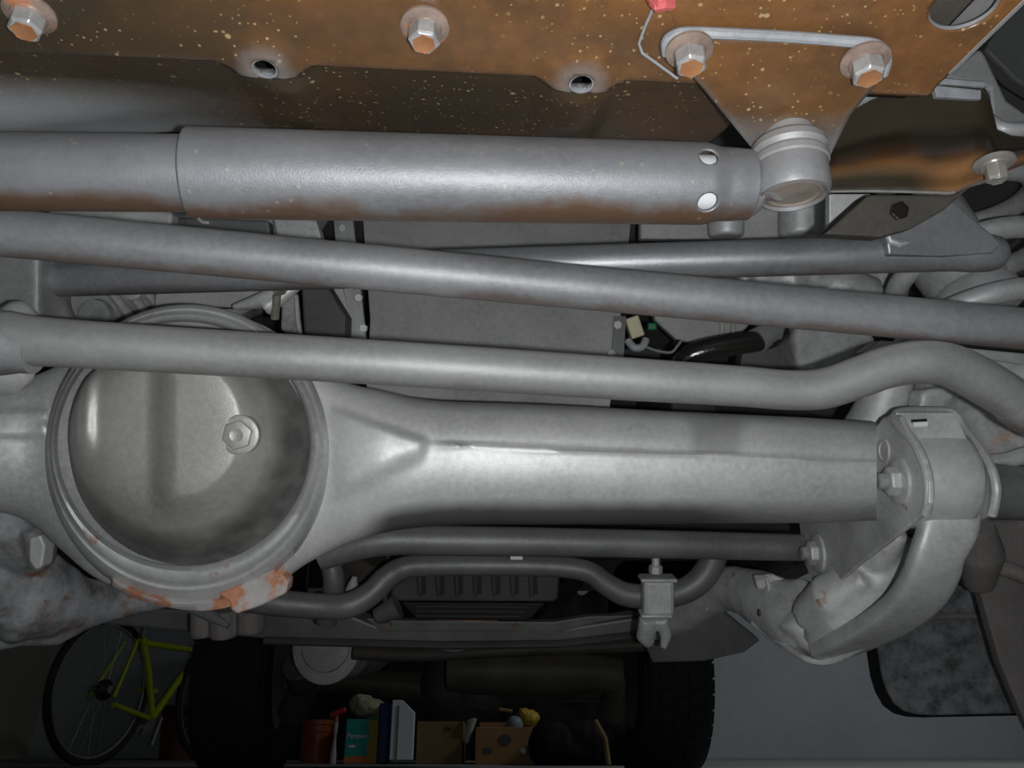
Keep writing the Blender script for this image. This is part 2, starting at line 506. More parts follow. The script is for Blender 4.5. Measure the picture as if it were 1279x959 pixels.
build('slot_rim', MB().tube([hc + CX*(.0195*math.cos(a)) + CY*(.0175*math.sin(a)) + UPZ*.001 for a in [2*PI*k/40 for k in range(41)]], .0016, 8), M['rod'], cm)
build('slot_backing', MB().box(hc + CX*.024 + CY*.036 + UPZ*.040, .062, .075, .004, CX, CY), M['darkbrown'], cm)
# side channel of the frame rail beyond the slot
build('side_flange', MB().prism([WZ(1279+75, -75, PZ-.002), WZ(1183, 92, PZ-.002), WZ(1187, 96, PZ-.002), WZ(1279+80, -70, PZ-.002)], UPZ*.03), M['rod_plain'], cm, bevel=.001)
build('upper_channel', MB().box(FO + CX*(-.06) + CY*(-.02) + UPZ*.075, .74, .20, .003, CX, CY), M['black'], cm)  # coloured black: the unlit inside of the beam is painted

def hanging_bolt(name, p, label, cat='bolt', r=.0094, tilt=(0, .02, -1), parent=None, group=None, wr=.0142, face=None, mat='bolt', wm='washer'):
    ax = Vector(tilt).normalized()
    if parent is None:
        t = thing(name, label, cat, p, group)
    else:
        t = build(name, MB().hexh(p + ax*.004, ax, r, .0115), M[mat], parent, smooth=30, bevel=.0006)
    if parent is None:
        build('head', MB().hexh(p + ax*.004, ax, r, .0115), M[mat], t, smooth=30, bevel=.0006)
    build('washer', MB().lathe(p, ax, [(wr*.92, 0), (wr, .0008), (wr, .0026), (wr*.85, .0036), (wr*.70, .0040), (wr*.66, .0052), (r*.95, .0056)], 30), M[wm], t)
    build('head_face', MB().lathe(p + ax*.0155, ax, [(r*.74, 0), (r*.74, .0006), (r*.55, .0003), (r*.1, .0002)], 6, hint=None), M['boltface' if face is None else face], t, smooth=20)
    return t
hanging_bolt('hex_bolt', WZ(38, 14, PZ-.001), 'rusty hex bolt with wide washer at the left end of the brown crossmember', group=None)
hanging_bolt('hex_bolt', WZ(531, 30, PZ-.001), 'rusty hex bolt with wide washer near the middle of the brown crossmember')
# scrap of red tape at the bracket corner
tp = MB(); tp.tube([W(812, 4, .440), W(820, 7, .438), W(830, 4, .436), W(842, 7, .438)], [.0015, .0036, .0040, .002], 8)
tp.tube([W(806, -6, .440), W(822, 0, .436), W(842, -4, .438)], [.002, .0048, .003], 8)
tag(build('tape_scrap', tp, M['red']), 'torn pink and red tape scrap at the top edge above the bracket', 'tape')

# ------------------------------------------------------------------ damper bracket
br = thing('damper_bracket', 'brown triangular plate bracket bolted under the crossmember, holding the steering damper', 'bracket', WZ(960, 60, PZ-.004))
def BP(px, py):   # bracket plane: from the bolts under the beam slopes down to the bushing
    t = (py-60)/130.0
    if t < 0: t *= .2
    a = WZ(px, py, PZ-.009)
    d0 = (a-CAM).dot(F_)
    return W(px, py, d0 + (0.0 if t <= 0 else -.012*t))
out = [(832, 52), (838, 44), (852, 39), (900, 39), (980, 44), (1060, 50), (1092, 52), (1106, 60), (1110, 74), (1106, 92), (1092, 105), (1062, 140), (1046, 172), (1030, 205), (960, 205), (938, 182), (900, 135), (872, 101), (846, 78), (834, 66)]
def interp(T, y):
    for (y0, x0), (y1, x1) in zip(T, T[1:]):
        if y0 <= y <= y1: return x0 + (x1-x0)*(y-y0)/(y1-y0)
    return T[-1][1]
TL = [(40, 850), (46, 838), (52, 832), (66, 834), (78, 846), (101, 872), (135, 900), (182, 938), (205, 960)]
TR = [(40, 900), (46, 1000), (50, 1085), (60, 1106), (74, 1110), (92, 1106), (105, 1092), (140, 1062), (172, 1046), (205, 1030)]
vs = []; fs = []; du = []; dk = []
for j in range(34):
    y = 40 + 165*j/33
    for i in range(26):
        x = interp(TL, y) + (interp(TR, y)-interp(TL, y))*i/25
        vs.append(BP(x, y))
        du.append(.6*sm(125, 190, y) + .35*(1-sm(40, 56, y)) + .3*(1-sm(0, 1.5, min(i, 25-i))))
        dk.append(.15 + .45*sm(80, 170, y))
for j in range(33):
    for i in range(25):
        fs.append((j*26+i, j*26+i+1, (j+1)*26+i+1, (j+1)*26+i))
bp = build('plate', MB().add(vs, fs), M['amber'], br, smooth=60)
setattrs(bp.data, du, dk)
so = bp.modifiers.new('sheet', 'SOLIDIFY'); so.thickness = .004; so.offset = 0
rim = [(833, 66), (832, 52), (840, 44), (856, 40), (900, 41), (980, 45), (1060, 51), (1090, 54), (1103, 62), (1107, 76), (1102, 92)]
pts = [Vector(p) for p in catmull([tuple(BP(*p) + DN*.0005) for p in rim], 4)]
build('rim', MB().tube(pts, .0033, 10), M['edge'], br)
build('corner_plate', MB().prism([WZ(x, y, PZ-.003) for x, y in [(816, 8), (797, 52), (800, 66), (814, 76), (846, 98), (860, 92), (845, 60), (840, 20)]], UPZ*.002), M['amber'], br, smooth=0, bevel=.0006)
build('corner_rim', MB().tube([WZ(x, y, PZ-.004) for x, y in [(816, 10), (806, 32), (798, 54), (802, 66), (816, 76), (846, 98)]], .0009, 8), M['edge'], br)
hanging_bolt('bolt', BP(860, 55) + DN*.003, None, parent=br, r=.0094, wr=.0138)
hanging_bolt('bolt', BP(1079, 68) + DN*.003, None, parent=br, r=.0096, wr=.0142)

# ------------------------------------------------------------------ steering damper
A = W(238, 216, .500); B = W(934, 231, .532)
ax = (B-A).normalized(); a1, b1, _ = frame(ax, -F_)
# b1 points roughly at the lens
if b1.dot(F_) > 0: a1, b1 = -a1, -b1
L = (B-A).length
dmp = thing('steering_damper', 'thick grey steering damper with outer sleeve and two drilled holes, below the brown beam', 'damper', (A+B)/2)
RS = .0272
def srad(s):
    t = s/L
    return RS*(1.0 - .055*t - .10*sm(.91, .95, t)*(1) - .03*sm(.96, 1.0, t))
def spos(u, v):
    ang = v/RS
    s = u
    cut = .0
    return A + ax*s + (b1*math.cos(ang) + a1*math.sin(ang))*srad(s)
def hole_at(px, py):
    best = None
    for i in range(120):
        s = L*(.80 + .2*i/120)
        for k in range(60):
            ang = -1.5 + 3.0*k/60
            p = spos(s, ang*RS) - CAM
            d = p.dot(F_); x = 639.5 + FPX*p.dot(R_)/d; y = 479.5 - FPX*p.dot(U_)/d
            e = (x-px)**2 + (y-py)**2
            if best is None or e < best[0]: best = (e, s, ang*RS)
    return best[1], best[2]
ha = hole_at(885, 197); hb = hole_at(884, 252)
mb, uv = sheet_with_holes(301, 150, lambda a, b: (L*a, RS*(-PI + 2*PI*b)), spos, [(ha[0], ha[1], .0064, .0064), (hb[0], hb[1], .0066, .0066)])
o = build('sleeve', mb, M['damper'], dmp, smooth=50)
so = o.modifiers.new('wall', 'SOLIDIFY'); so.thickness = .0018; so.offset = 0
iA = W(-90, 214, .490)
build('body_tube', MB().tube([iA, A + ax*.02, A + ax*(L*.6)], .0238, 48), M['damper'], dmp, smooth=40)
build('inner_rod', MB().tube([A + ax*(L*.6), A + ax*(L-.006)], .019, 32), M['white'], dmp)  # near-white colour stands in for light reflected by the chrome rod
build('end_cap', MB().lathe(A + ax*(L-.010), ax, [(srad(L)-.001, 0), (srad(L), .006), (srad(L)*.97, .012), (srad(L)*.86, .016), (.012, .018), (.0105, .030)], 40), M['rod'], dmp)
build('drain_nib', MB().tube([W(248, 273, .497), W(254, 278, .495), W(260, 278, .494)], .0010, 8), M['rod'], dmp)
# eye and bushing
EC = W(989, 224, .518)
eax = (Vector((.0, .17, -1)).normalized())
build('eye', MB().lathe(EC - eax*.006, eax, [(.0175, -.014), (.0215, -.012), (.0232, -.006), (.0235, .004), (.0238, .014), (.0222, .018), (.0205, .0185), (.020, .016), (.018, .016)], 40), M['rod'], dmp)
build('eye_neck', MB().tube([A + ax*(L+.002), EC - ax*.01], [.011, .014], 16), M['rod'], dmp)
build('bushing', MB().lathe(EC + eax*.009, eax, [(.0185, 0), (.0185, .0015), (.0165, .0022), (.015, .0010), (.008, .0014), (.003, .0022), (.0005, .0024)], 36), metal('bushing_face', (.16, .13, .11), (.26, .22, .19), rough=.4, scale=50), dmp)
bt = MB().lathe(EC - eax*.014, eax, [(.020, -.014), (.0238, -.0105), (.0245, -.006), (.0222, -.003), (.0245, 0.0), (.0245, .0035), (.021, .007)], 40)
build('rubber_boot', bt, M['rod_plain'], dmp)
bt = MB().lathe(EC - eax*.028, eax, [(.013, -.010), (.0165, -.009), (.0170, 0.0), (.0165, .006)], 32)
build('boot_neck', bt, M['rod_plain'], dmp)

# ------------------------------------------------------------------ rods
def rod(name, label, cat, P, mat, seg=28, sub=8):
    """P = (px, py, depth, width in px)"""
    C = catmull(P, sub) if len(P) > 2 else P
    pts = [W(c[0], c[1], c[2]) for c in C]
    rr = [c[3]*c[2]/FPX/2 for c in C]
    return pts, rr
dl = thing('drag_link', 'long straight grey steering rod sloping down to the right, directly below the damper', 'steering rod', W(640, 352, .60))
pts, rr = rod(0, 0, 0, [(-120, 279, .575, 61), (1400, 422, .68, 51)], 0)
build('rod', MB().tube([pts[0].lerp(pts[1], k/20) for k in range(21)], [rr[0]+(rr[1]-rr[0])*k/20 for k in range(21)], 36), M['rod'], dl)

tr = thing('tie_rod', 'grey tie rod crossing in front of the differential, bent upward at its right end', 'steering rod', W(640, 462, .64))
pts, rr = rod(0, 0, 0, [(10, 421, .60, 66), (60, 427, .602, 62), (200, 436, .61, 59), (400, 448, .62, 57), (600, 461, .63, 56), (780, 473, .64, 54), (920, 482, .65, 51), (985, 487, .655, 50), (1030, 485, .655, 51), (1070, 472, .655, 52), (1110, 458, .655, 53), (1150, 452, .655, 54), (1188, 457, .66, 55), (1230, 478, .665, 56), (1270, 503, .67, 55)], 0, sub=6)
build('rod', MB().tube(pts, rr, 36), M['rod_plain'], tr)
jn = MB().lathe(W(-6, 428, .60), (pts[1]-pts[0]), [(.020, -.02), (.0245, -.012), (.0255, .0), (.0235, .010), (.0205, .020), (.0195, .030)], 32)
build('joint_collar', jn, M['rod'], tr)
bj = MB().lathe(W(8, 430, .630), Vector((.05, -.25, -.95)), [(.008, -.040), (.012, -.036), (.015, -.028), (.017, -.020), (.0245, 0), (.0265, .018), (.0265, .026), (.022, .034), (.010, .038)], 32)
build('ball_joint', bj, M['cast'], tr)
ej = MB().lathe(W(1270, 503, .67), pts[-1]-pts[-3], [(.0190, -.006), (.0205, .0), (.0205, .012), (.019, .03)], 28)
build('joint_collar', ej, M['rod'], tr)

ph = thing('panhard_rod', 'grey panhard rod behind the drag link, with a welded plate at its right end', 'suspension rod', W(700, 318, .75))
pts, rr = rod(0, 0, 0, [(-40, 352, .80, 44), (1190, 315, .735, 48), (1232, 316, .733, 48), (1250, 316, .733, 34), (1256, 316, .733, 14)], 0, sub=10)
q = [pts[0].lerp(W(1190, 315, .735), k/16) for k in range(17)] + [W(x, 316, .734) for x in (1215, 1236, 1247, 1254, 1257)]
rq = [.0175]*17 + [.0177, .0172, .0150, .0105, .0050]
build('rod', MB().tube(q, rq, 32), M['panhard'], ph)
pl = [(1105, 282), (1110, 272), (1150, 268), (1188, 251), (1196, 254), (1218, 275), (1240, 292), (1252, 305), (1240, 316), (1180, 320), (1110, 318)]
build('gusset_plate', MB().prism([W(x, y, .7135) for x, y in pl], F_*.012), M['panhard'], ph, smooth=0, bevel=.002)
build('weld_bead', MB().tube([W(1108, 292, .713), W(1112, 301, .712), W(1124, 305, .712), W(1134, 303, .713)], [.002, .003, .003, .0015], 8), M['cast'], ph)

# left bracket for the panhard rod
lb = MB()
lb.box(W(-5, 345, .79), .12, .06, .10, R_, F_, U_)
lb.tube([W(-60, 320, .79), W(45, 355, .79), W(70, 410, .81)], [.05, .022, .022], 16)
lb.box(W(52, 380, .80), .036, .03, .075, R_, F_, U_)
tag(casting('rod_bracket', lb, M['rod_plain'], None, .004, 10), 'smooth grey cast bracket at the left edge behind the ball joint', 'bracket')

# ================================================================== FRONT AXLE
axl = thing('front_axle', 'fat grey front axle tube with round differential housing at its left', 'axle', W(500, 575, .80))
ST = [(-160, 505, 640, .775, .045), (-60, 498, 640, .778, .044), (0, 482, 640, .785, .040), (40, 470, 655, .79, .036), (80, 452, 690, .79, .034), (120, 424, 722, .79, .034), (170, 400, 742, .79, .034), (230, 388, 748, .79, .034), (290, 393, 746, .79, .034), (340, 412, 733, .79, .034), (380, 445, 706, .79, .036), (410, 468, 690, .79, .040), (440, 480, 677, .79, .046), (480, 488, 665, .793, .051), (520, 497, 659, .797, .050), (560, 501, 656, .80, .050), (620, 503, 655, .803, .050), (700, 506, 655, .806, .050), (850, 514, 654, .813, .050), (1000, 521, 653, .82, .050), (1095, 527, 650, .826, .050)]
S2 = catmull(ST, 7)
def tri_rib(px, py):
    # raised web that fans from the ring to the seam
    if not (405 < px < 545): return 0
    t = (px-420)/(532-420)
    y0 = 512 + t*38; y1 = 618 - t*54
    e = min(py-y0, y1-py)
    return (.0055*sm(-5, 5, py-y0)*sm(-16, 16, y1-py))*(1-sm(522, 540, px))*sm(405, 430, px)
def rib_left(px, py):
    if px > 60: return 0
    return .004*sm(-5, 5, 545-py)*sm(-5, 5, py-512)
rings = []
NA = 120
for (px, t, b, d, th) in S2:
    c = (t+b)/2; hh = (b-t)/2
    ring = []
    for j in range(NA):
        an = 2*PI*j/NA
        ca = math.cos(an); sa = math.sin(an)
        e = .92
        y = c - hh*math.copysign(abs(ca)**e, ca)
        dd = d - th*math.copysign(abs(sa)**e, sa)
        if sa > 0:
            dd -= tri_rib(px, y) + rib_left(px, y)
            seam = 556 + (px-560)*.040
            if px > 530:
                f = sm(530, 580, px)
                dd -= f*(.0012*sm(-3, 2, y-seam) + .0022*math.exp(-((y-seam)/2.6)**2))
        ring.append(W(px, y, dd))
    rings.append(ring)
at_ = build('axle_tube', MB().rings(rings), M['axle'], axl, smooth=60)
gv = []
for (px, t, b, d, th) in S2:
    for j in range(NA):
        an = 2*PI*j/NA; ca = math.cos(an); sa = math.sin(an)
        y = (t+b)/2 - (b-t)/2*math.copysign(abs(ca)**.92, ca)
        g = 1.0*sm(b-42, b-8, y)*sm(430, 500, px)*(1-.55*sm(820, 1000, px))  # lower band: oily underside together with painted tube shading
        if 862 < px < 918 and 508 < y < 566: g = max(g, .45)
        g = max(g, .5*math.exp(-((px-560)/26)**2-((y-556)/9)**2), .35*(1-sm(t, t+26, y))*sm(440, 520, px))  # dark seam patch; the top strip is painted tube shading
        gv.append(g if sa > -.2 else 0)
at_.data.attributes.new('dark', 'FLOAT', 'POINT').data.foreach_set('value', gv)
# ring of the banjo
def ell(cx, cy, rx, ry, d, n=120, tilt=0):
    return [W(cx + rx*math.cos(2*PI*k/n), cy + ry*math.sin(2*PI*k/n), d) for k in range(n)]
rg = [ell(236, 569, 176, 185, .790), ell(235, 568, 178, 187, .768), ell(234, 566, 178, 186, .752), ell(233, 563, 176, 182, .741), ell(232, 561, 172, 176, .737), ell(231, 560, 170, 173, .739), ell(231, 559, 168, 170, .735), ell(230, 557, 165, 164, .7315), ell(229, 555, 162, 158, .733), ell(229, 554, 159, 154, .741), ell(229, 554, 157, 152, .745)]
build('banjo_ring', MB().rings(rg, True, False, False), M['ring'], axl, smooth=60)
# pressed cover
def coverh(nx, ny):
    r = math.hypot(nx, ny)
    side = max(0, 1-r**6.5)
    h = .052*side
    inner = 1-sm(.60, .86, r)
    h += .016*sm(-.20, .10, nx)*inner*(1-sm(.55, .85, ny))
    h += .009*(1-sm(-.78, -.66, nx))*sm(-.85, -.5, ny)*(1-sm(.05, .35, ny))*(1-sm(.86, 1.0, r))
    h += .006*math.exp(-((nx+.68)/.05)**2)*sm(-.7, -.4, ny)*(1-sm(.0, .30, ny))
    return h
def cpos(nx, ny):
    h = coverh(nx, ny); g = min(1.2, h/.052)
    return W(237+150*nx - 25*g, 558+148*ny - 21*g, .7425 - h)
cov = []
n = 128; m = 64
vs = []; fs = []
for i in range(m):
    r = 1 - i/m
    for k in range(n):
        an = 2*PI*k/n
        vs.append(cpos(r*math.cos(an), r*math.sin(an)))
vs.append(cpos(0, 0))
for i in range(m-1):
    for k in range(n):
        fs.append((i*n+k, i*n+(k+1) % n, (i+1)*n+(k+1) % n, (i+1)*n+k))
for k in range(n):
    fs.append(((m-1)*n+k, (m-1)*n+(k+1) % n, m*n))
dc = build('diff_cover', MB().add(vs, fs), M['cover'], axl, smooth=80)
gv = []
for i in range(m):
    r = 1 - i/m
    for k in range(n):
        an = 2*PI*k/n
        w_ = sm(.74, .93, r)*(.45 + .55*sm(-.3, .5, .6*math.cos(an) + .8*math.sin(an)))  # shade of the steep rim painted in, heaviest at lower right
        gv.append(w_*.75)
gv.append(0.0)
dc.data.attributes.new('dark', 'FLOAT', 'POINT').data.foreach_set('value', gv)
nxp, nyp = (298+27-237)/150, (543+22-558)/148
pc = W(298, 543, .7425-coverh(nxp, nyp))
fp = MB().lathe(pc + F_*.004, -F_, [(.0172, -.004), (.0172, .0040), (.0160, .0048), (.0130, .0049)], 32)
build('plug_seat', fp, M['cover'], axl)
fp = build('filler_plug', MB().hexh(pc - F_*.001, -F_, .0132, .0040), M['cover'], axl, smooth=30, bevel=.0008)
build('plug_dimple', MB().lathe(pc - F_*.0052, -F_, [(.0056, 0), (.0056, .001), (.004, .0004), (.0005, .0002)], 20), M['cover'], fp)
# rusty lower flange
fl = []
for k in range(40):
    t = k/39
    an = math.radians(122 - 80*t)
    cxp = 235 + 178*math.cos(an); cyp = 568 + 187*math.sin(an)
    wv = 5 + 5*sm(.25, .6, t)*(1-sm(.85, 1, t))
    base = .752
    fl.append([W(cxp, cyp-7, base-.006), W(cxp, cyp-1, base-.014), W(cxp + wv*.5*math.cos(an), cyp + wv, base-.010), W(cxp, cyp+wv*.8, base+.01), W(cxp, cyp-5, base+.012)])
build('lower_flange', MB().rings(fl), M['rusty'], axl, smooth=50)
tb = [(272, 742), (300, 730), (340, 712), (352, 718), (360, 726), (357, 741), (325, 757), (296, 767), (288, 762), (286, 752)]
build('flange_tab', MB().prism([W(x, y, .738) for x, y in tb], F_*.02), M['rusty'], axl, smooth=30, bevel=.002)
# axle tube continues to the right beyond the mount
build('tube_extension', MB().tube([W(1150, 606, .86), W(1420, 626, .885)], .030, 32), M['dim'], axl)
build('tube_collar', MB().tube([W(1235, 626, .865), W(1420, 640, .875)], .0165, 24), M['dim'], axl)

# ------------------------------------------------------------------ right arm mount: two side plates, housing between them
XL = .385
mt = thing('arm_mount', 'grey side-plate mount welded to the right end of the axle tube, with two bolts', 'mount', W(1120, 600, .82))
def PX(px, py, X):      # point on the upright plane x = X
    d = (X)*FPX/(px-639.5)
    return W(px, py, d)
ple = [(1083, 560), (1090, 538), (1102, 522), (1113, 516), (1124, 520), (1130, 534), (1142, 552), (1153, 574), (1160, 602), (1160, 628), (1154, 641), (1138, 654), (1108, 678), (1078, 700), (1052, 722), (1034, 737), (1022, 738), (1012, 722), (1004, 700), (1000, 672), (998, 652), (1060, 650), (1082, 636), (1086, 600)]
build('inner_plate', MB().prism([PX(x, y, XL) for x, y in ple], R_*.0055), M['cast_rust'], mt, smooth=0, bevel=.0015)
# front lip strips
XR = .470
lp_ = [(1156, 642, 0), (1160, 624, 0), (1160, 600, 0), (1153, 574, 0), (1140, 550, 0), (1125, 535, 0), (1117, 525, .02), (1121, 516, .10), (1136, 513, .3), (1160, 513, .62), (1182, 514, .88), (1194, 519, .97), (1203, 534, 1), (1220, 555, 1), (1236, 580, 1), (1244, 606, 1), (1243, 626, 1), (1239, 643, 1)]
st = catmull([tuple(PX(x, y, XL + .003 + (XR-XL-.003)*t)) for x, y, t in lp_], 5)
build('lip', MB().tube([Vector(p) for p in st], .0046, 10), M['cast'], mt)
ple = [(1178, 520), (1192, 516), (1202, 530), (1218, 552), (1234, 575), (1243, 600), (1244, 622), (1239, 642), (1200, 660), (1160, 650), (1150, 560)]
build('outer_plate', MB().prism([PX(x, y, XR) for x, y in ple], R_*.005), M['cast'], mt, smooth=0, bevel=.001)
# top bridge with slot
def quad_strip(a, b, th):
    return MB().prism([a[0], a[1], b[1], b[0]], th)
t0 = PX(1113, 517, XL+.003); t1 = PX(1192, 516, XR); t2 = PX(1118, 548, XL-.0+.012); t3 = PX(1188, 545, XR)
tbp = MB()
tbp.prism([W(1119, 515, .80), W(1193, 515, .80), W(1212, 556, .80), W(1134, 556, .80)], F_*.004)
build('top_bridge', tbp, M['cast'], mt, smooth=0, bevel=.001)
build('slot', MB().tube([W(1139, 530, .797), W(1157, 529, .797)], .0035, 10), M['white'], mt)
build('slot_shadow_edge', MB().tube([W(1139, 526, .796), W(1157, 525, .796)], .0018, 8), M['black'], mt)
def side_bolt(px, py, X, r=.0115, parent=mt, washer=.019, stud=True):
    p = PX(px, py, X); ax_ = -R_
    b_ = build('bolt', MB().hexh(p + ax_*.003, ax_, r, .011), M['cast'], parent, smooth=30, bevel=.001)
    build('washer', MB().lathe(p, ax_, [(washer, 0), (washer, .003), (washer*.9, .0042), (r, .0045)], 28), M['cast'], b_)
    if stud:
        build('stud', MB().lathe(p + ax_*.012, ax_, [(r*.55, 0), (r*.55, .009), (r*.42, .0105), (r*.1, .0107)], 16), M['cast_dark'], b_)
side_bolt(1124, 601, XL, .0145, washer=.023)
side_bolt(1022, 691, XL, .0150, washer=.024)
build('plate_hole', MB().lathe(PX(1105, 563, XL), -R_, [(.012, 0), (.012, .002), (.0095, .0022), (.009, .0005), (.001, .0005)], 24), M['alu'], mt)

# ------------------------------------------------------------------ leading arm (right)
ra = thing('leading_arm', 'heavy grey cast leading arm curving down and back from the right axle mount', 'suspension arm', W(1180, 640, .82))
XC = .428
hcn = W(1162, 598, .825)
a = MB().lathe(hcn - R_*.034, R_, [(.045, .002), (.0490, .004), (.0505, .010), (.0510, .033), (.0505, .056), (.0490, .062), (.045, .065)], 56)
build('bush_housing', a, M['cast'], ra, smooth=40)
build('bush_rubber', MB().lathe(hcn - R_*.040, R_, [(.030, 0), (.044, .004), (.044, .010)], 40), M['dim'], ra)
# strap: swept band, wide across X
arm = MB()
path = [(1180, 622, .81, .027), (1186, 650, .80, .028), (1171, 690, .80, .026), (1160, 722, .82, .028), (1140, 752, .85, .029), (1106, 778, .89, .029), (1070, 797, .94, .029), (1034, 812, .99, .026)]
C = catmull(path, 6)
rings = []
for i, c in enumerate(C):
    p = W(c[0], c[1], c[2])
    pa = W(*C[max(i-1, 0)][:3]); pb = W(*C[min(i+1, len(C)-1)][:3])
    t = (pb-pa).normalized()
    s_ = (R_ - t*R_.dot(t)).normalized()
    nrm = t.cross(s_)
    ring = []
    for j in range(24):
        an = 2*PI*j/24; ca = math.cos(an); sa = math.sin(an)
        ring.append(p + s_*(c[3]*math.copysign(abs(ca)**.45, ca)) + nrm*(.011*math.copysign(abs(sa)**.45, sa)))
    rings.append(ring)
build('strap', MB().rings(rings), M['cast'], ra, smooth=50)
# inner web of the arm
wb = MB()
wb.tube([W(1128, 668, .93), W(1115, 700, .94), W(1085, 735, .95), W(1050, 770, .97), (W(1020, 800, 1.0))], [.012, .026, .036, .036, .020], 16)
wb.tube([W(1125, 665, .90), W(1100, 690, .93), W(1060, 710, .96), W(1030, 735, 1.0)], [.010, .022, .02, .012], 14)
wb.tube([W(1085, 720, .93), W(1040, 745, .96), W(1010, 770, 1.0)], [.018, .030, .024], 16)
casting('web', wb, M['cast_rust'], ra, .0035, 8)
# rear reach of the arm
rb = MB()
P = [(1030, 790, 1.03, .034), (1000, 775, 1.06, .044), (965, 755, 1.12, .042), (935, 740, 1.18, .036), (905, 735, 1.24, .034), (875, 748, 1.30, .034), (845, 768, 1.36, .032), (815, 780, 1.42, .028)]
C = catmull(P, 4)
rb.tube([W(*c[:3]) for c in C], [c[3] for c in C], 20)
rb.tube([W(1040, 760, 1.02), W(1000, 790, 1.03), W(1032, 818, 1.0)], [.03, .03, .014], 16)
rb.tube([W(960, 735, 1.09), W(1000, 740, 1.05), W(1035, 760, 1.01)], [.012, .020, .02], 16)
casting('rear_reach', rb, M['cast_rust'], ra, .0045, 7, .003, .03)
flg = catmull([(945, 722, 1.09), (957, 722, 1.08), (962, 740, 1.075), (972, 748, 1.07), (974, 765, 1.068), (974, 780, 1.066), (966, 790, 1.066)], 5)
build('seam_flange', MB().tube([W(*p) for p in flg], .0028, 8), M['alu'], ra)
build('clip_plate', MB().prism([W(942, 719, 1.09), W(965, 717, 1.08), W(1003, 733, 1.06), W(1003, 742, 1.06), W(962, 738, 1.08), W(946, 736, 1.09)], F_*.01), M['cast'], ra, smooth=0, bevel=.002)
flg = catmull([(873, 744, 1.25), (884, 751, 1.245), (882, 762, 1.245), (888, 748, 1.24)], 4)
build('seam_flange', MB().tube([W(*p) for p in flg], .002, 8), M['alu'], ra)
sb = build('bolt', MB().hexh(W(966, 765, 1.075), -R_, .009, .012), M['cast'], ra, smooth=30, bevel=.001)
build('stud', MB().lathe(W(958, 765, 1.075), -R_, [(.005, 0), (.005, .012), (.001, .0125)], 14), M['dark'], sb)
build('lower_edge', MB().tube([W(*p) for p in catmull([(940, 778, 1.10), (970, 800, 1.06), (1000, 820, 1.0), (1025, 827, .985), (1050, 822, .97), (1090, 800, .93)], 4)], .004, 8), M['cast_rust'], ra)

# lower plate under the arm
lp = [(800, 790), (838, 770), (900, 760), (950, 800), (930, 815), (880, 826), (815, 828)]
SHIELD = tag(build('shield_plate', MB().prism([W(x, y, 1.62) for x, y in lp], F_*.03), M['dim'], smooth=0, bevel=.004), 'dark grey shield plate below the middle of the right leading arm', 'shield')

# ------------------------------------------------------------------ left leading arm
la = MB()
la.tube([W(-60, 620, .90), W(10, 665, .90), W(40, 690, .91), W(50, 705, .92)], [.05, .036, .028, .02], 16)
la.tube([W(-90, 700, .93), W(-10, 720, .93), W(40, 745, .95), W(100, 755, .99), W(150, 752, 1.03), W(225, 744, 1.06), W(300, 752, 1.08)], [.07, .062, .055, .034, .022, .012, .010], 16)
la.tube([W(-60, 790, .95), W(20, 790, .95), W(70, 790, .97), W(120, 765, 1.0)], [.03, .018, .016, .014], 12)
la.tube([W(42, 660, .88), W(48, 712, .89)], [.014, .010], 10)
lar = thing('leading_arm', 'mottled grey and rusty cast leading arm at the lower left, behind the differential', 'suspension arm', W(20, 740, .95))
casting('arm_body', la, M['mottled'], lar, .004, 6, .006, .03)
fin = [(36, 672), (50, 668), (56, 682), (52, 708), (44, 712), (36, 700)]
build('lug', MB().prism([W(x, y, .862) for x, y in fin], F_*.02), M['cast_rust'], lar, smooth=0, bevel=.002)

# ------------------------------------------------------------------ lower cross rod
pts, rr = rod(0, 0, 0, [(330, 715, 1.00, 30), (400, 694, 1.0, 36), (470, 676, 1.0, 38), (560, 675, 1.01, 37), (800, 679, 1.03, 35), (1002, 684, 1.05, 33)], 0, sub=6)
cr = thing('relay_rod', 'straight dark grey rod running just below the axle tube to the lower mount bolt', 'steering rod', W(700, 677, 1.02))
build('rod', MB().tube(pts[6:], rr[6:], 28), M['dim'], cr)

# ------------------------------------------------------------------ anti-roll bar
sw = thing('anti_roll_bar', 'dark grey anti-roll bar with a raised middle, behind and below the axle', 'anti-roll bar', W(620, 710, 1.2))
P = [(300, 745, 1.16, 34), (340, 752, 1.16, 33), (400, 757, 1.17, 32), (435, 756, 1.17, 32), (462, 742, 1.18, 31), (485, 720, 1.19, 30), (510, 708, 1.2, 28), (560, 706, 1.2, 26), (640, 706, 1.2, 26), (700, 708, 1.2, 26), (735, 714, 1.2, 27), (758, 730, 1.2, 28), (785, 743, 1.2, 30), (830, 744, 1.2, 31), (862, 734, 1.2, 32), (884, 712, 1.2, 33), (896, 680, 1.2, 33)]
pts, rr = rod(0, 0, 0, P, 0, sub=5)
build('bar', MB().tube(pts, rr, 24), M['dim'], sw)
build('white_clip', MB().box(W(645, 694, 1.14), .018, .01, .010, R_, F_, U_), M['white'], sw, bevel=.001)
ck = MB().box(W(821, 744, 1.155), .045, .03, .052, R_, F_, U_)
cb = build('clamp', ck, M['cast'], sw, smooth=0, bevel=.006)
build('clamp_lip', MB().box(W(821, 722, 1.15), .052, .034, .006, R_, F_, U_), M['cast'], cb, bevel=.002)
build('clamp_lip', MB().box(W(818, 766, 1.15), .045, .034, .005, R_, F_, U_), M['cast'], cb, bevel=.002)
build('clamp_bolt', MB().hexh(W(819, 716, 1.15), U_, .010, .012).lathe(W(819, 708, 1.15), U_, [(.006, 0), (.006, .014), (.001, .015)], 12), M['cast'], cb, smooth=30, bevel=.001)
lk = MB()
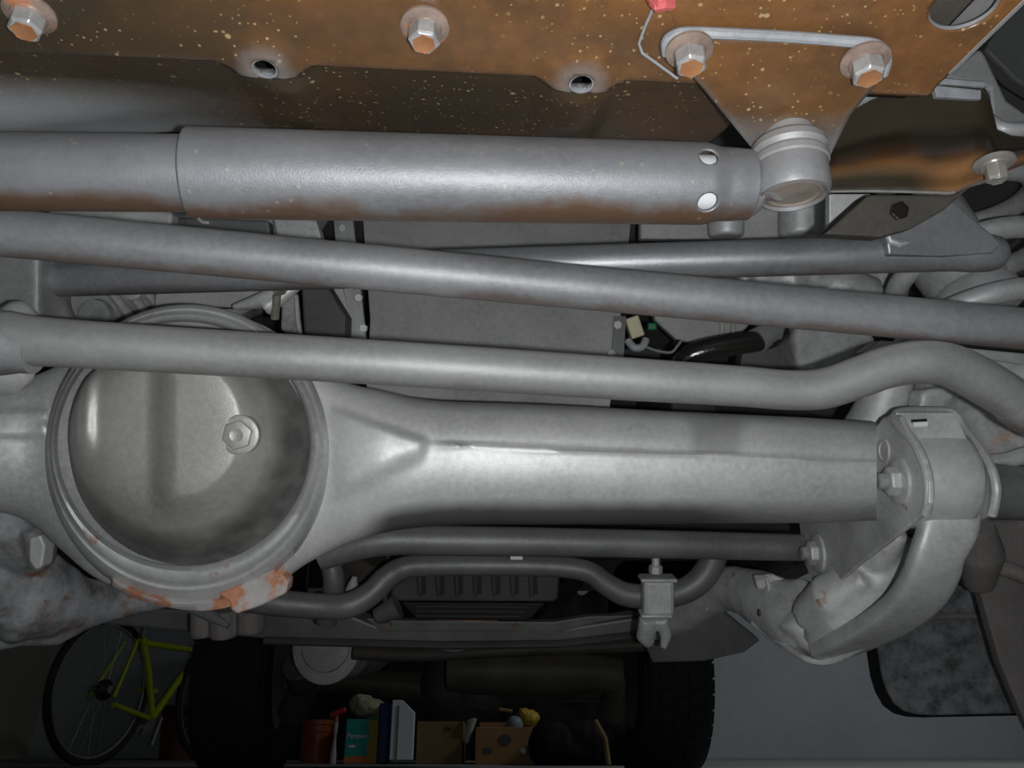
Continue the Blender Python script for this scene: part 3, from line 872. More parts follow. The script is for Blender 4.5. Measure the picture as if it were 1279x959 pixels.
lk.tube([W(808, 772, 1.16), W(806, 795, 1.17), W(812, 806, 1.17)], [.012, .014, .008], 12)
lk.tube([W(826, 772, 1.16), W(832, 795, 1.17), W(828, 810, 1.17)], [.010, .009, .005], 12)
casting('link', lk, M['cast'], sw, .003, 4)

def hanger(par, p, top=.80, r=.004):
    build('hanger', MB().tube([Vector(p), Vector((p[0], p[1], top))], r, 8), M['dark'], par)
hanger(SHIELD, W(880, 790, 1.635))
# gear oil pan with ribs
bx = thing('ribbed_pan', 'black ribbed plastic shield with upright slots, behind the anti-roll bar', 'shield', W(600, 735, 1.45))
build('panel', MB().prism([W(x, y, 1.45) for x, y in [(492, 712), (505, 700), (700, 702), (697, 748), (690, 752), (500, 751), (488, 746)]], F_*.05), M['dark'], bx, smooth=0, bevel=.004)
for k in range(7):
    x = 524 + k*23.2
    build('rib', MB().tube([W(x, 704, 1.445), W(x, 726, 1.443), W(x+1, 744, 1.447)], [.0035, .0055, .004], 10), M['dark'], bx)
    build('slot', MB().prism([W(x+4, 706, 1.446), W(x+8, 706, 1.446), W(x+8, 742, 1.446), W(x+4, 742, 1.446)], -F_*.001), M['black'], bx, smooth=0)
build('lower_step', MB().prism([W(x, y, 1.50) for x, y in [(500, 752), (682, 753), (660, 776), (520, 774)]], F_*.04), M['black'], bx, smooth=0, bevel=.003)
for k in range(3):
    build('fin', MB().tube([W(520, 757+k*6, 1.495), W(660-k*4, 758+k*6, 1.495)], .0015, 6), M['dark'], bx)

# gearbox crossmember beam
gb = thing('gearbox_crossmember', 'long dark pressed-steel crossmember low behind the anti-roll bar', 'crossmember', W(560, 795, 1.6))
top = [(40, 758), (330, 764), (360, 768), (440, 770), (470, 782), (480, 784), (690, 786), (712, 784), (790, 772), (812, 770), (812, 792), (700, 802), (480, 804), (330, 798), (200, 786), (40, 772)]
build('beam', MB().prism([W(x, y, 1.60) for x, y in top], F_*.06), M['dim'], gb, smooth=0, bevel=.005)
build('flange', MB().prism([W(x, y, 1.585) for x, y in [(455, 772), (500, 775), (690, 777), (735, 770), (800, 768), (745, 778), (700, 789), (475, 788)]], F_*.02), M['dim'], gb, smooth=0, bevel=.002)
build('lower_lip', MB().tube([W(330, 800, 1.59), W(560, 806, 1.59), W(700, 804, 1.59), W(805, 792, 1.59)], .008, 8), M['dark'], gb)
for x, y in ((485, 781), (645, 783)):
    build('bolt', MB().hexh(W(x, y, 1.58), -F_, .008, .006), M['washer'], gb, smooth=30)
build('rust_patch', MB().prism([W(540, 774, 1.583), W(600, 771, 1.583), W(625, 774, 1.583), W(615, 777, 1.583)], -F_*.001), M['washer'], gb, smooth=0)
# body mount rubbers under the beam, left
rbm = MB()
for x0, x1 in ((238, 262), (262, 296), (296, 330)):
    rbm.tube([W((x0+x1)/2, 762, 1.3), W((x0+x1)/2, 796 if x0 < 290 else 790, 1.3)], (x1-x0)/2*1.3/FPX*1.05, 8)
mk = tag(casting('mount_block', rbm, M['liner'], None, .004, 3), 'lumpy dark block hanging under the differential tab', 'rubber mount')
hanger(mk, W(280, 770, 1.3))
tag(build('brace_strut', MB().tube([W(225, 752, 1.15), W(262, 768, 1.14), W(285, 782, 1.13)], [.010, .009, .004], 10), M['dim']), 'short pointed strut beneath the differential flange', 'strut')

# exhaust silencer end, lower left
sl = thing('silencer', 'round pale metal silencer end below the beam at the left', 'exhaust', W(405, 810, 1.9))
hanger(sl, W(405, 790, 2.15))
build('shell', MB().lathe(W(410, 806, 1.95), Vector((-.15, -.9, -.1)), [(.075, -.3), (.082, -.25), (.082, 0), (.078, .012), (.06, .018), (.058, .010), (.03, .016), (.005, .016)], 40), M['mottled'], sl)
build('rim', MB().lathe(W(410, 808, 1.95), Vector((-.15, -.9, -.1)), [(.080, .0), (.086, .005), (.086, .014), (.079, .018)], 40), M['alu'], sl)
# hanging pipe left
tag(build('hose', MB().tube([W(*p) for p in catmull([(400, 676, 1.22), (412, 700, 1.22), (417, 725, 1.22), (414, 752, 1.23), (408, 775, 1.25)], 5)], .0165, 18), M['dim']), 'thick grey hose descending behind the differential tab', 'hose')
vl = thing('valve_fitting', 'small pale metal fitting between the hose and the raised bar', 'fitting', W(441, 733, 1.3))
vb = MB().tube([W(435, 742, 1.3), W(441, 732, 1.3), W(443, 720, 1.3)], [.007, .010, .004], 10)
build('body', vb, M['alu'], vl); build('cap', MB().ball(W(437, 741, 1.29), .006, seg=10), M['alu'], vl)
tag(build('housing_cone', MB().tube([W(470, 690, 1.5), W(455, 715, 1.5), W(440, 740, 1.52)], [.09, .07, .03], 20), M['darkbrown']), 'dark cone-shaped housing behind the fitting', 'housing')
gj = tag(build('grey_joint', MB().tube([W(470, 770, 1.42), W(497, 757, 1.42)], [.014, .022], 14), M['dim']), 'bluish grey joint just under the left bend of the bar', 'joint')
hanger(gj, W(480, 762, 1.425))

# ================================================================== ENGINE AREA behind the rods
sp = thing('sump_plate', 'flat grey plate with faint upright streaks behind the steering rods', 'plate', W(615, 400, 1.02))
build('plate', MB().prism([W(452, 262, 1.12), W(790, 262, 1.12), W(775, 400, 1.05), W(768, 470, 1.02), W(760, 520, 1.0), (W(455, 520, 1.0)), W(462, 400, 1.05)], F_*.01), M['sump'], sp, smooth=0, bevel=.002)
for x, w_ in ((570, 10), (620, 14), (665, 7), (700, 9)):
    build('press_line', MB().tube([W(x-4, 264, 1.119), W(x, 400, 1.053), W(x+4, 519, .999)], w_/2*1.05/FPX, 8, flat=.12, hint=F_), M['sump'], sp)
es = build('edge_strip', MB().prism([W(416, 270, 1.10), W(440, 268, 1.10), W(458, 430, 1.03), W(430, 430, 1.03)], F_*.008), M['cast'], sp, smooth=0, bevel=.001)
for x, y in ((428, 285), (448, 372), (454, 410)):
    build('bolt', MB().hexh(W(x, y, 1.035 if y > 300 else 1.09), -F_, .006, .004), M['cast'], sp, smooth=30)
build('edge_strip', MB().prism([W(768, 395, 1.04), W(782, 395, 1.04), (W(778, 460, 1.02)), W(762, 460, 1.02)], F_*.006), M['dim'], sp, smooth=0)
for x, y in ((771, 406), (763, 442)):
    build('bolt', MB().hexh(W(x, y, 1.03), -F_, .006, .005), M['alu'], sp, smooth=30)

def poly(name, label, cat, pts, d, mat, th=.02, bevel=.003, dtop=0.0):
    ys = [p[1] for p in pts]; y0, y1 = min(ys), max(ys)
    q = [W(x, y, d + dtop*(y1-y)/max(1, y1-y0)) for x, y in pts]
    return tag(build(name, MB().prism(q, F_*th), M[mat], smooth=0, bevel=bevel), label, cat)
# gearbox casing, left, with diagonal ribs
gx = thing('gearbox_casing', 'grey cast gearbox casing with slanting ribs above the differential', 'casing', W(170, 370, 1.0))
gmb = MB()
gmb.prism([W(x, y, 1.02) for x, y in [(60, 240), (420, 240), (345, 345), (318, 385), (290, 400), (80, 410)]], F_*.05)
casting('body', gmb, M['cast_dark'], gx, .005, 4, .004, .02)
for k, (x0, x1) in enumerate(((125, 168), (148, 190), (170, 212), (188, 222))):
    build('rib', MB().tube([W(x0-8, 335, 1.005), W(x0+6, 355, 1.003), W(x1, 402, 1.003)], .0060, 8), M['alu'], gx)
build('boss', MB().lathe(W(122, 395, 1.005), -F_, [(.022, 0), (.020, .010), (.012, .012), (.001, .012)], 20), M['cast_dark'], gx)
build('boss', MB().lathe(W(170, 362, 1.005), -F_, [(.016, 0), (.014, .012), (.006, .014), (.001, .014)], 16), M['cast'], gx)
poly('casing_cover', 'smooth pale grey cover plate just above the differential ring', 'cover', [(196, 340), (340, 335), (330, 366), (312, 378), (290, 384), (230, 382), (190, 395)], .97, 'sump', .03)
la_ = MB(); la_.tube([W(*p) for p in [(290, 384, .93), (325, 376, .93), (345, 364, .93), (356, 350, .93)]], [.004, .010, .009, .004], 10)
la_.tube([W(330, 384, .93), W(350, 372, .93), W(385, 345, .93)], [.012, .009, .006], 10)
tag(casting('shift_lever', la_, M['cast'], None, .0025, 3), 'small cast lever above the right shoulder of the differential ring', 'lever')
zb = thing('hex_bolt', 'shiny zinc bolt above the right shoulder of the differential', 'bolt', W(350, 362, .915))
build('head', MB().hexh(W(350, 362, .915), -F_ + U_*.4, .009, .012), M['zinc'], zb, smooth=30, bevel=.001)
build('shank', MB().tube([W(346, 368, .92), W(343, 398, .93)], .005, 12), M['zinc'], zb)
poly('mount_bracket', 'small grey bracket with raised edges right of the zinc bolt', 'bracket', [(352, 362), (368, 364), (374, 425), (350, 412)], .96, 'cast_dark', .02)
build_ = MB().tube([W(355, 366, .955), W(370, 370, .955), W(372, 400, .955), W(376, 424, .955)], .003, 8)
tag(build('bracket_edge', build_, M['cast']), 'bent pale wire edge along the small bracket', 'wire')
poly('air_duct', 'black plastic air duct left of the sump plate', 'duct', [(375, 340), (398, 340), (432, 395), (430, 440), (380, 430)], .98, 'dark', .04)
poly('engine_rib', 'pale strip of engine casing beside the black duct', 'casing', [(396, 345), (426, 352), (436, 390), (438, 405), (398, 358)], 1.05, 'alu', .02)
poly('red_gasket', 'dull red rubber strip peeking below the drag link', 'rubber strip', [(352, 350), (396, 354), (388, 361), (352, 358)], .90, 'red', .01, .001)
# strips between damper and drag link
poly('engine_mount_plate', 'pale sliver of engine plate under the damper at left', 'plate', [(60, 262), (215, 264), (212, 290), (60, 285)], .9, 'alu', .02)
poly('engine_block_side', 'grey engine block patch under the damper sleeve', 'engine block', [(205, 270), (335, 275), (340, 310), (200, 300)], 1.0, 'dim', .03)
poly('engine_fin', 'pale cast fin under the damper sleeve', 'fin', [(340, 272), (395, 274), (402, 298), (380, 300), (345, 295)], .98, 'cast', .02)

# wiring and connectors in the dark gap
cnn = thing('wire_connector', 'cream plastic wire connector with grey clip in the dark gap', 'connector', W(793, 410, 1.05))
build('body', MB().box(W(792, 409, 1.05), .018, .02, .028, (R_*.9+U_*.3), F_, (U_*.9-R_*.3)), M['cream'], cnn, smooth=0, bevel=.002)
build('clip', MB().tube([W(*p) for p in catmull([(784, 425, 1.04), (792, 434, 1.035), (802, 433, 1.035), (807, 424, 1.04)], 4)], .005, 10), M['edge'], cnn)
tag(build('green_clip', MB().box(W(814, 408, 1.06), .012, .01, .010, R_, F_, U_), M['green'], bevel=.002), 'tiny green plastic clip beside the cream connector', 'clip')
tag(build('wiring_cable', MB().tube([W(*p) for p in catmull([(806, 433, 1.06), (820, 438, 1.06), (838, 440, 1.06), (846, 432, 1.06), (851, 425, 1.06)], 5)], .0022, 8), M['dim']), 'thin curled grey cable in the dark gap', 'cable')
bh = thing('oil_pipe', 'glossy black oily pipe in the gap above the tie rod', 'pipe', W(900, 438, .95))
build('pipe', MB().tube([W(*p) for p in catmull([(846, 462, .96), (856, 448, .955), (880, 438, .95), (920, 430, .95), (955, 424, .96), (975, 416, .98)], 6)], [.010+.003*min(1, k/8) for k in range(31)], 20), M['black_gloss'], bh)
build('sheath', MB().tube([W(945, 426, .955), W(962, 416, .965), W(968, 396, .98)], .0155, 16), M['rod_plain'], bh)
poly('engine_side_cover', 'grey engine cover patch right of the wires', 'cover', [(815, 385), (940, 400), (925, 420), (880, 432), (845, 424), (818, 400)], 1.15, 'sump', .02, .003)
for x, w_ in ((902, 'left of two upright pale ribs on the engine cover above the oily pipe'), (916, 'right of two upright pale ribs on the engine cover above the oily pipe')):
    tag(build('cover_rib', MB().tube([W(x, 385, 1.14), W(x, 424, 1.14)], .0035, 8), M['alu']), w_, 'rib')
poly('dark_hose_guard', 'dark rubber guard between the oily pipe and mount block', 'guard', [(930, 428), (988, 420), (990, 440), (978, 480), (920, 480)], 1.06, 'dark', .03)
mb_ = MB(); mb_.prism([W(x, y, 1.0) for x, y in [(990, 425), (1000, 380), (1080, 395), (1098, 430), (1094, 460), (1000, 480)]], F_*.10)
tag(casting('engine_mount', mb_, M['cast_dark'], None, .005, 6, .003, .012), 'rough grey engine mount block between drag link and tie rod bend', 'engine mount')
eb = MB()
eb.box(W(960, 352, 1.1), .12, .08, .06, R_, F_, U_)
eb.tube([W(1000, 330, 1.08), W(1040, 360, 1.05), W(1090, 375, 1.05)], [.03, .035, .03], 12)
eb.tube([W(930, 335, 1.05), W(930, 375, 1.05)], .012, 10)
eb.box(W(1070, 350, 1.12), .12, .06, .06, R_, F_, U_)
eb.tube([W(890, 335, 1.08), W(895, 372, 1.08)], .016, 10)
tag(casting('engine_casting', eb, M['cast'], None, .005, 4, .008, .02), 'lumpy grey engine casting between the panhard rod and the drag link', 'engine casting')
poly('engine_front_plate', 'grey engine plate strip just above the panhard rod', 'plate', [(800, 250), (1045, 250), (1045, 300), (800, 298)], 1.0, 'sump', .02)
for x, r_, w_ in ((907, .022, 'stubby cast boss below the right end of the damper sleeve'), (1000, .026, 'stubby cast boss directly below the damper eye')):
    tag(casting('engine_boss', MB().tube([W(x, 255, .97), W(x, 296, .97)], r_, 14), M['cast'], None, .004, 4), w_, 'casting')
# stepped castings around the tie-rod bend
kk = MB()
kk.tube([W(1078, 548, .95), W(1098, 515, .95), (W(1112, 470, .95))], [.030, .030, .028], 20)
tag(casting('shock_body', kk, M['cast'], None, .004, 4), 'upright grey cylinder behind the tie rod bend, left of the spring seat', 'shock absorber')
kk = MB()
kk.tube([W(1165, 530, .93), W(1166, 505, .93), W(1178, 470, .95)], [.026, .024, .03], 20)
kk.prism([W(x, y, .90) for x, y in [(1148, 515), (1150, 488), (1200, 478), (1192, 500), (1172, 516)]], F_*.03)
tag(casting('perch_casting', kk, M['cast_rust'], None, .004, 4), 'grey spring seat casting right above the arm mount', 'spring seat')
kk = MB()
kk.tube([W(1205, 470, .95), W(1215, 520, .93), W(1240, 560, .92), W(1300, 580, .92)], [.03, .035, .035, .04], 18)
kk.tube([W(1232, 577, .88), W(1262, 574, .87), W(1330, 552, .86)], [.009, .010, .010], 12)
kk.tube([W(1260, 500, .93), W(1330, 540, .90)], [.05, .06], 16)
tag(casting('steering_knuckle', kk, M['cast_dark'], None, .004, 6), 'dark grey steering knuckle casting at the right edge above the axle tube', 'knuckle')
poly('knuckle_flange', 'pale stepped flange beside the tie rod end', 'flange', [(1215, 445), (1279, 455), (1330, 470), (1330, 500), (1279, 480), (1225, 462)], .86, 'alu', .02)
poly('spring_perch', 'pale grey perch strip between drag link and tie rod bend', 'perch', [(1100, 425), (1185, 432), (1320, 445), (1320, 460), (1200, 455), (1080, 440)], .95, 'cast', .03)

# coil spring
cs = thing('coil_spring', 'grey coil spring at the right edge behind the rods', 'spring', W(1215, 340, .95))
ctr = W(1208, 322, .97)
pts = []
for k in range(0, 200):
    t = k/199
    a_ = 2*PI*3.4*t + 2.6
    pts.append(ctr + Vector((.082*math.cos(a_), .082*math.sin(a_), -.12 + .27*t)) + R_*(.03*(t-.5)))
build('coil', MB().tube(pts, .0125, 14), M['cast'], cs)
bs = build('bump_stop', MB().lathe(ctr + DN*.03 + R_*(-.012), Vector((.15, -.15, -1)), [(.030, -.12), (.046, -.10), (.048, -.02), (.044, 0.02), (.050, .03), (.050, .045), (.02, .05)], 28), M['cast'], cs)

# frame rail plate at the right (oily brown)
fr = thing('frame_rail_plate', 'oily dark brown frame plate with bright lower edge, right of the bushing', 'frame plate', W(1130, 180, .66))
out = [(1025, 160), (1050, 140), (1085, 122), (1130, 103), (1180, 102), (1228, 106), (1235, 118), (1237, 160), (1262, 172), (1300, 176), (1330, 200), (1240, 214), (1192, 238)]
NV = 26; NU = 40
def fr_top(px):
    xs = [(960, 200), (1025, 160), (1050, 141), (1085, 122), (1130, 103), (1180, 102), (1228, 106), (1236, 130), (1240, 162), (1262, 172), (1300, 176), (1340, 178)]
    for (a0, b0), (a1_, b1_) in zip(xs, xs[1:]):
        if a0 <= px <= a1_: return b0 + (b1_-b0)*(px-a0)/(a1_-a0)
    return 178
def fr_bot(px):
    if px < 1190: return 240 - 3*math.sin((px-960)/230*PI)
    return 240 - (px-1190)*.42
vs = []; fs = []; du = []; dk = []
for j in range(NV):
    for i in range(NU):
        px = 960 + 380*i/(NU-1)
        t = j/(NV-1)
        y = fr_top(px)*(1-t) + fr_bot(px)*t
        d = .66 - .075*sm(.45, .75, t) - .03*t + .02*sm(.8, 1.0, t)
        vs.append(W(px, y, d)); fs += []
        du.append(.5*(1-sm(0, .07, t)) + .25*sm(.94, 1, t))
        dk.append(1.15 - 1.15*math.exp(-((t-.68)/.11)**2)*(1-sm(1140, 1165, px)) - .95*sm(1130, 1200, px)*sm(.45, .75, t))  # specular stripe along the bend painted as brighter amber
for j in range(NV-1):
    for i in range(NU-1):
        fs.append((j*NU+i, j*NU+i+1, (j+1)*NU+i+1, (j+1)*NU+i))
o = build('plate', MB().add(vs, fs), M['amber_plain'], fr, smooth=60)
setattrs(o.data, du, dk)
so = o.modifiers.new('sheet', 'SOLIDIFY'); so.thickness = .004; so.offset = 0
build('top_lip', MB().tube([W(x, fr_top(x), .655) for x in (1030, 1050, 1085, 1110, 1130, 1150, 1180, 1205, 1228)], .0028, 8), M['edge'], fr)
build('top_tab', MB().prism([W(x, y, .648) for x, y in [(1166, 106), (1226, 112), (1226, 124), (1170, 121)]], F_*.006), M['edge'], fr, smooth=0, bevel=.001)
build('lower_edge', MB().tube([W(x, fr_bot(x)+1, .575) for x in range(1000, 1196, 12)], .0014, 8), M['zinc'], fr)
build('under_web', MB().prism([W(x, y, .64) for x, y in [(1030, 292), (1085, 243), (1190, 243), (1215, 232), (1180, 262), (1140, 285), (1100, 296)]], F_*.02), M['darkbrown'], fr, smooth=0, bevel=.002)
build('web_nut', MB().hexh(W(1122, 264, .638), -F_, .0075, .004), M['black_gloss'], fr, smooth=30)
hb_ = W(1241, 201, .553)
hanging_bolt('hex_bolt', hb_, 'pale zinc bolt with round washer at the right end of the frame plate', r=.0072, wr=.0135, tilt=(.0, .12, -1), face='zinc', mat='zinc', wm='zinc')

poly('engine_wedge', 'small pale wedge of casting under the frame plate, right of the damper eye', 'casting', [(1036, 242), (1088, 242), (1062, 268), (1036, 294)], .70, 'cast', .01, .001)
# brackets in the top right corner
poly('body_bracket', 'bent grey bracket at the upper right edge', 'bracket', [(1180, 96), (1225, 60), (1232, 70), (1258, 125), (1279, 140), (1320, 150), (1320, 168), (1262, 168), (1240, 155), (1236, 110)], .72, 'rod_plain', .03)
tag(build('brake_pipe', MB().tube([W(*p) for p in catmull([(1236, 150, .70), (1250, 160, .69), (1275, 162, .69), (1320, 158, .70)], 5)], .006, 12), M['cast']), 'curved grey pipe at the right edge above the zinc bolt', 'pipe')
poly('frame_gusset', 'small grey gusset strip beside the right bracket bolt', 'gusset', [(1100, 84), (1165, 86), (1195, 76), (1197, 84), (1165, 92), (1120, 92), (1108, 102)], .64, 'edge', .015, .002)
poly('inner_wing', 'dark inner wing panel behind the coil spring', 'panel', [(1150, -60), (1420, -60), (1420, 420), (1200, 420), (1160, 200)], 1.25, 'darkbrown', .02)
poly('wing_brace', 'dark slanting wing brace in the top right corner', 'brace', [(1262, 10), (1300, -20), (1300, 120), (1268, 100), (1230, 62)], .8, 'dark', .02)

# right lower corner: wheel arch liner, mud flap
mf = thing('mud_flap', 'speckled black rubber mud flap hanging at the lower right', 'mud flap', W(1180, 820, 1.4))
fl_ = [(1088, 730), (1096, 800), (1103, 845), (1109, 864), (1118, 880), (1130, 889), (1146, 893), (1165, 894), (1300, 891), (1300, 700), (1130, 700)]
m_flap = metal('speckled_flap_rubber', G(.05), G(.30, (.95, 1, 1.05)), rough=.7, scale=34, bmp=.5)
build('flap', MB().prism([W(x, y, 1.40) for x, y in fl_], F_*.012), m_flap, mf, smooth=0, bevel=.004)
build('shadow_sheet', MB().prism([W(x-14 if x < 1200 else x, y+2, 1.43) for x, y in fl_], F_*.006), M['black'], mf, smooth=0)  # black sheet added in place of the flap's cast shadow
build('crease', MB().tube([W(1138, 772, 1.398), W(1180, 770, 1.396), W(1232, 769, 1.396)], .005, 10), M['liner'], mf)
poly('arch_liner', 'brownish grey wheel arch liner in the lower right corner', 'liner', [(1200, 690), (1212, 728), (1226, 745), (1250, 830), (1283, 908), (1330, 1000), (1420, 1000), (1420, 620), (1205, 620)], 1.15, 'liner', .02)
tag(build('brake_hose', MB().tube([W(*p) for p in catmull([(1205, 722, 1.1), (1230, 710, 1.09), (1260, 712, 1.07), (1320, 735, 1.05)], 5)], .011, 14), M['liner']), 'grey hose crossing the wheel arch liner at the right', 'hose')
kk = MB(); kk.tube([W(1222, 655, 1.05), W(1225, 690, 1.07), W(1222, 730, 1.1)], [.02, .03, .02], 14); kk.box(W(1262, 680, 1.12), .07, .02, .07, R_, F_, U_)
tag(casting('caliper_bracket', kk, M['liner'], None, .004, 4), 'dark lumpy bracket just right of the curved leading arm', 'bracket')

# ================================================================== UNDERBODY BEYOND
def carp(x, y, z): return CX*x + CY*y + UPZ*z
ub = thing('underbody', 'dark flat underbody of the car seen through the gaps', 'car body', carp(-.05, 2.2, .78))
build('floor_pan', MB().box(carp(0, 2.3, .80), 1.6, 3.4, .02, CX, CY), M['dark'], ub)
build('engine_bay', MB().prism([W(-60, 180, 1.45), W(1420, 180, 1.45), W(1420, 640, 1.5), W(900, 700, 1.9), W(440, 700, 1.9), W(-60, 640, 1.5)], F_*.02), M['dark'], ub, smooth=0)
for sx in (-.70, .345):
    build('frame_rail', MB().box(carp(sx, 2.3, .62), .07, 2.4, .12, CX, CY), M['dark'], ub, bevel=.006)
build('sill', MB().box(carp(.78, 2.2, .60), .10, 1.6, .25, CX, CY), M['dark'], ub, bevel=.02)
build('sill', MB().box(carp(-.90, 2.2, .60), .10, 1.6, .25, CX, CY), M['dark'], ub, bevel=.02)
# transverse pipes in the dark zone
tag(build('exhaust_pipe', MB().tube([W(*p) for p in catmull([(440, 815, 1.9), (520, 818, 1.95), (640, 812, 2.0), (790, 806, 2.0), (900, 800, 2.0)], 5)], .016, 12), M['darkbrown']), 'thin dark exhaust pipe under the gearbox crossmember', 'exhaust')
ba = tag(build('curled_hook', MB().tube([W(*p) for p in catmull([(545, 808, 1.8), (570, 812, 1.8), (585, 806, 1.8)], 4)], .006, 8), M['dim']), 'little curled arm below the gearbox crossmember', 'hook')
hanger(ba, W(548, 808, 1.8))
ft = MB(); ft.tube([W(560, 838, 2.25), W(600, 838, 2.25), W(700, 838, 2.25), W(775, 842, 2.25)], [.07, .085, .085, .06], 20, flat=.75)
rs = tag(build('rear_silencer', ft, M['darkbrown']), 'brownish rear silencer in the dark ahead of the rear axle', 'exhaust')
hanger(rs, W(640, 838, 2.25))
rx = thing('rear_axle', 'dark rear axle with bulbous differential far behind', 'axle', W(575, 880, 2.9))
build('tube', MB().tube([W(300, 848, 2.9), W(440, 850, 2.9), W(530, 858, 2.9), W(640, 858, 2.9), W(740, 860, 3.0), W(860, 864, 3.05)], [.045, .040, .055, .055, .045, .05], 24), M['darkbrown'], rx)
build('diff_pumpkin', MB().ball(W(572, 856, 2.85), .135, .14, .118, 28), M['dark'], rx)
build('pinion_nose', MB().lathe(W(600, 862, 2.75), Vector((0, -1, .1)), [(.08, -.1), (.06, 0), (.07, .04), (.05, .06), (.02, .07)], 24), M['dark'], rx)
lsp = MB(); lsp.tube([W(760, 820, 2.5), W(770, 850, 2.5), W(765, 890, 2.55), W(775, 905, 2.6)], [.035, .03, .045, .03], 16)
tag(casting('rear_shock', lsp, M['darkbrown'], None, .006, 4), 'dark rear shock absorber beside the right rear tyre', 'shock absorber')
lsp = MB(); lsp.tube([W(372, 830, 2.4), W(380, 860, 2.5), W(365, 890, 2.6)], [.05, .04, .05], 16)
rsk = tag(casting('rear_shock', lsp, M['dark'], None, .006, 4), 'dark rear shock absorber beside the left rear tyre', 'shock absorber')
hanger(rsk, W(372, 835, 2.42))

# rear tyres
def tyre(c, axis, Rr, wd, label, tname='rear_wheel'):
    t = thing(tname, label, 'wheel', (c.x, c.y, 0), 'rear wheels')
    prof = [(Rr*.60, -wd*.40), (Rr*.70, -wd*.49), (Rr*.86, -wd*.50), (Rr*.955, -wd*.45), (Rr*.985, -wd*.38), (Rr*.985, wd*.38), (Rr*.955, wd*.45), (Rr*.86, wd*.50), (Rr*.70, wd*.49), (Rr*.60, wd*.40)]
    a, b, n_ = frame(axis)
    rings = [[c + n_*h + a*(r*math.cos(2*PI*j/64)) + b*(r*math.sin(2*PI*j/64)) for j in range(64)] for r, h in prof]
    build('tyre', MB().rings(rings + [rings[0]], True, False, False), M['tyre'], t, smooth=40)
    tb_ = MB()
    for j in range(44):
        for i, h in enumerate((-.40, -.20, 0, .20, .40)):
            an = 2*PI*(j + (.5 if i % 2 else 0))/44
            rad = a*math.cos(an) + b*math.sin(an); tn = -a*math.sin(an) + b*math.cos(an)
            tb_.box(c + n_*(h*wd) + rad*(Rr*.985 if abs(h) < .3 else Rr*.935), Rr*.03, wd*.165, Rr*.115, rad, n_, tn)
    build('tread', tb_, M['tyre'], t, smooth=0)['kind'] = 'stuff'
    build('rim', MB().lathe(c, n_, [(Rr*.60, -wd*.38), (Rr*.58, -wd*.2), (Rr*.50, -wd*.1), (Rr*.2, -wd*.05), (Rr*.2, wd*.1), (Rr*.55, wd*.2), (Rr*.60, wd*.38)], 40), M['dim'], t)
TY = 3.02
tyre(Vector((.515, TY+.03, .37)), CX, .37, .235, 'black rear tyre at the lower right, seen tread on')
tyre(Vector((-.905, TY-.05, .37)), CX, .37, .24, 'black rear tyre at the lower left, in front of the bicycle')

# ================================================================== GARAGE THINGS
def stand(px, y, z=0):
    p = WY(px, 950, y); p.z = z
    return p
# bicycle
m_bike = plain('yellow_green_frame_paint', (.34, .42, .02), .35)
m_spoke = plain('spoke_steel', (.30, .31, .30), .4, metallic=.5)
bk = thing('bicycle', 'yellow-green framed bicycle leaning in the dark at the lower left', 'bicycle', (W(180, 900, 4.2).x, W(180, 900, 4.2).y, 0))
rc = W(124, 872, 4.0); rc.z = .345
dirb = Vector((math.cos(1.30), math.sin(1.30), 0)); fc = rc + dirb*.96; sb_ = Vector((dirb.y, -dirb.x, 0))
for c_ in (rc, fc):
    w_ = build('wheel', MB().tube([c_ + dirb*(.335*math.cos(a_)) + UPZ*(.335*math.sin(a_)) for a_ in [2*PI*k/48 for k in range(49)]], .018, 10, caps=False), M['tyre'], bk)
    build('rim', MB().tube([c_ + dirb*(.312*math.cos(a_)) + UPZ*(.312*math.sin(a_)) for a_ in [2*PI*k/48 for k in range(49)]], .008, 8, caps=False), M['dim'], w_)
    sk = MB()
    for k in range(28):
        a_ = 2*PI*k/28
        sk.tube([c_ + sb_*(.03*(-1)**k), c_ + dirb*(.31*math.cos(a_)) + UPZ*(.31*math.sin(a_))], .0012, 4)
    build('spokes', sk, m_spoke, w_)
    build('hub', MB().tube([c_ - sb_*.06, c_ + sb_*.06], .02, 12), M['dim'], w_)
def BW(px, py, dt):
    return W(px, py, dt)
bb = W(190, 896, 4.33); seat = W(178, 796, 4.25); head = W(243, 822, 4.75)
def tube_part(n_, pts, r, m_=m_bike): return build(n_, MB().tube(pts, r, 12), m_, bk)
tube_part('seat_stay', [W(110, 874, 3.98), W(156, 802, 4.24)], .010)
tube_part('seat_stay', [W(142, 871, 3.98), W(173, 798, 4.25)], .010)
tube_part('chain_stay', [W(142, 880, 3.98), W(186, 897, 4.32)], .014)
tube_part('seat_tube', [bb, W(185, 838, 4.29), seat], .018)
tube_part('down_tube', [bb, W(217, 858, 4.55), head], .020)
tube_part('top_tube', [W(180, 803, 4.25), W(243, 812, 4.75)], .017)
tube_part('head_tube', [W(243, 812, 4.75), W(246, 830, 4.76)], .024, plain('orange_head_paint', (.50, .30, .02), .4))
tube_part('fork', [W(246, 830, 4.76), fc], .013, M['dark'])
build('chainring', MB().lathe(bb + sb_*(-.05), sb_, [(.09, -.003), (.09, .003), (.07, .003), (.02, .004)], 32), M['dim'], bk)
build('cassette', MB().lathe(rc + sb_*(.03), sb_, [(.05, -.02), (.05, .0), (.03, .02), (.01, .02)], 24), M['black'], bk)
tube_part('crank', [bb - sb_*.06, bb - sb_*.07 + UPZ*.14 + dirb*.06], .010, M['dim'])
build('pedal', MB().box(bb - sb_*.11 + UPZ*.14 + dirb*.06, .09, .08, .025, dirb, sb_, UPZ), m_bike, bk, bevel=.004)
tube_part('crank', [bb + sb_*.06, bb + sb_*.07 - UPZ*.14 - dirb*.06], .010, M['dim'])
